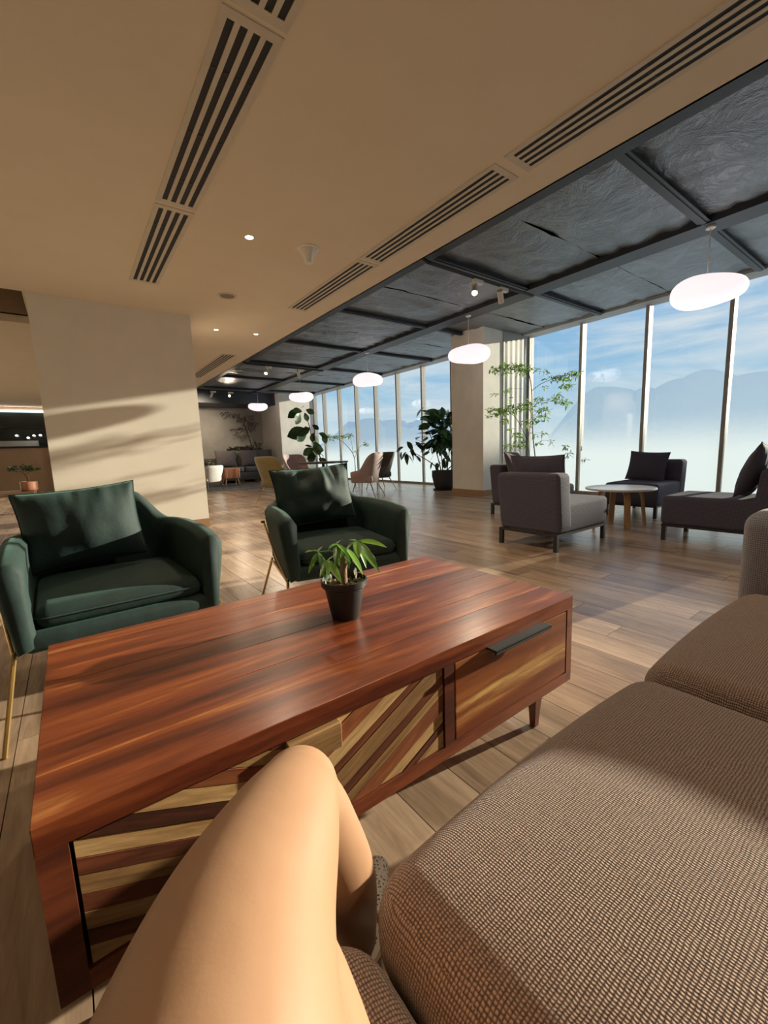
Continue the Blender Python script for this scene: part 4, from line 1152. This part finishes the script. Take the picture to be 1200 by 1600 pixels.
# ------------------------------------------------------------------ far lounge corner
o = MB().lathe([(0, 0.0), (1.55, 0.0), (1.57, .006), (1.55, .012), (0, .012)], 48, cap=False).build('rug', M['rug']); o.location = (4.35, 14.75, .0)
tag(o, 'round mottled grey rug under the distant cabinet', 'rug')
fs = thing('far_sofa', 'long dark grey sofa along the far grey wall', 'sofa', (5.1, 16.55, 0))
MB().soft((-2.4, 0, .10), (1.85, .9, .42), .04, 2, 8).build('base', M['far_grey'], fs)
for q in range(3):
    MB().soft((-2.35 + q * 1.4, -.02, .42), (-.97 + q * 1.4, .66, .62), .05, 3, 6).build('seat_cushion', M['far_grey'], fs)
MB().soft((-2.4, .66, .30), (1.85, .95, .98), .06, 3, 8).build('backrest', M['far_grey'], fs)
for lx in (-2.2, 1.65):
    for ly in (.08, .82): MB().box((lx - .03, ly - .03, 0), (lx + .03, ly + .03, .11)).build('leg', M['blackmetal'], fs, False)
for x_, w_, lb in ((5.02, .82, 'large mauve-grey cushion at the left of the far sofa'), (5.95, .72, 'mauve-grey cushion in the middle of the far sofa, partly behind the olive chair'), (6.62, .62, 'mauve-grey cushion at the right end of the far sofa')):
    pillow('throw_pillow', w_, .68, .2, 'far_cushion', (x_, 17.0, .62), (math.radians(-12), 0, 0), lb, 'cushions on the far sofa', int(x_ * 10), .012)
cb = thing('side_cabinet', 'small ribbed reddish wood cabinet on splayed legs, far corner', 'cabinet', (4.62, 15.35, .0125))
MB().soft((-.27, -.2, .26), (.27, .2, .61), .01, 2, 2).build('body', M['cab_wood'], cb)
for q in range(9):
    xa = -.255 + q * .0568
    MB().box((xa, -.208, .275), (xa + .048, -.198, .598)).build('rib', M['cab_wood'], cb, False)
for sx in (-1, 1):
    for sy in (-1, 1): MB().tube([(sx * .2, sy * .14, .27), (sx * .25, sy * .18, 0)], [.022, .013], 8).build('leg', M['oak'], cb)
def tub_chair(loc, rz, label):
    t = thing('tub_chair', label, 'chair', loc, rz, 'white tub chairs in the far lounge')
    shell_mesh(.40, .72, .28, .60, .78, .09, taper=.08, seat_z=.40, lean=.05, pw=2.3).build('shell', M['white_fabric'], t, angle=80)
    MB().soft((-.30, .02, .29), (.30, .60, .46), .06, 3, 6).build('seat', M['white_fabric'], t)
    for sx in (-1, 1):
        for y_ in (.08, .58): MB().tube([(sx * .24, y_, .30), (sx * .30, y_ + (.06 if y_ > .3 else -.06), 0)], [.014, .009], 8).build('leg', M['blackmetal'], t)
tub_chair((3.30, 14.0, .0125), math.radians(205), 'white tub chair peeking out from behind the pillar')
tub_chair((6.45, 15.2, 0), math.radians(20), 'pale tub chair in front of the far sofa, right of the olive chair')
hb = Vector((3.35, 15.6, .012))
DH = (R.transposed() @ (hb + Vector((0, 0, .8 - CAM_H)))).z
airy('small_shrub', 'dark little bush behind the white tub chair', hb, DH, [([(326, 745), (327, 730), (328, 724)], .02)], [(327, 723, 6, 3, 60), (321, 724, 5, 3, 30)], 'leaf_dry', .11, 14, (.15, .2, .5))

# ------------------------------------------------------------------ the seated person: bare legs
def limb(mb, pts, rad, n=24, sub=6, flat=1.0):
    mb.tube(spline(pts, sub), [max(.004, r.x) for r in spline([(r, 0, 0) for r in rad], sub)], n, flat=flat)
pb = MB()
HIP = [(-.10, -.12, .56), (-.05, .06, .60), (.005, .21, .617), (.068, .332, .615), (.143, .425, .604), (.205, .502, .580)]
limb(pb, HIP, [.112, .108, .101, .089, .074, .059])
limb(pb, [(.185, .475, .592), (.214, .520, .570), (.228, .532, .530)], [.050, .057, .050], 24)
limb(pb, [(.196, .488, .578), (.228, .520, .53), (.255, .526, .46), (.278, .532, .38), (.302, .548, .30), (.322, .565, .21), (.332, .575, .13), (.335, .578, .07)], [.045, .055, .055, .057, .050, .039, .033, .033])
limb(pb, [(.315, .555, .05), (.38, .625, .055), (.44, .685, .045), (.50, .745, .026)], [.030, .036, .034, .018], 20)
limb(pb, [(.06, -.14, .53), (.065, .06, .51), (.082, .22, .495), (.115, .36, .488), (.13, .47, .48)], [.105, .096, .082, .070, .056])
limb(pb, [(.135, .455, .49), (.135, .50, .44), (.132, .50, .34), (.120, .50, .22), (.11, .515, .10), (.11, .52, .06)], [.05, .052, .055, .045, .034, .034])
limb(pb, [(.11, .49, .05), (.105, .56, .05), (.10, .64, .035), (.095, .71, .024)], [.030, .035, .032, .018], 20)
limb(pb, [(-.15, -.17, .55), (0, -.19, .56), (.15, -.17, .54)], [.10, .13, .10])
person = pb.build('person', M['skin'])
tag(person, 'seated person in the foreground, bare legs bent towards the coffee table', 'person')
rmod = person.modifiers.new('fuse', 'REMESH'); rmod.mode = 'VOXEL'; rmod.voxel_size = .006; rmod.use_smooth_shade = True
smod = person.modifiers.new('soften', 'SMOOTH'); smod.factor = .6; smod.iterations = 14
sh = MB()
limb(sh, [(-.10, -.13, .56), (-.06, .02, .595), (-.035, .10, .61)], [.125, .122, .116])
limb(sh, [(.08, -.15, .535), (.085, .04, .52), (.09, .10, .515)], [.117, .108, .102])
limb(sh, [(-.16, -.18, .58), (0, -.20, .60), (.16, -.18, .57)], [.115, .145, .115])
o = sh.build('shorts', M['shorts'], person)
r2 = o.modifiers.new('fuse', 'REMESH'); r2.mode = 'VOXEL'; r2.voxel_size = .008; r2.use_smooth_shade = True
def shoe(heel, mid, toe):
    s = MB(); limb(s, [Vector(heel) + Vector((0, 0, .004)), mid, toe], [.036, .042, .026], 18)
    u = s.build('espadrille', M['lace'], person)
    h, m_, t_ = Vector(heel), Vector(mid), Vector(toe)
    q = MB()
    q.tube(spline([Vector((h.x, h.y, .012)) - (m_ - h) * .4, Vector((h.x, h.y, .012)), Vector((m_.x, m_.y, .012)), Vector((t_.x, t_.y, .012)), Vector((t_.x, t_.y, .012)) + (t_ - m_) * .2], 4), interp([.02, .036, .044, .038, .015], 4), 18, flat=.30).build('sole', M['jute'], u)
    return u
u1 = shoe((.315, .555, .05), (.40, .645, .066), (.50, .75, .035))
shoe((.11, .49, .05), (.105, .56, .05), (.095, .70, .028))
# lace ankle cuff with its trim
ank = [Vector((.328, .570, .16)), Vector((.333, .575, .12)), Vector((.336, .578, .08))]
a_ = MB().tube(spline(ank, 4), interp([.049, .044, .043], 4), 24).build('ankle_cuff', M['lace'], person)
MB().tube([ank[0] + Vector((.05 * math.cos(t), .05 * math.sin(t), .012 * math.cos(t))) for t in [q * math.pi / 12 for q in range(25)]], .004, 6).build('cuff_trim', M['jute'], a_)
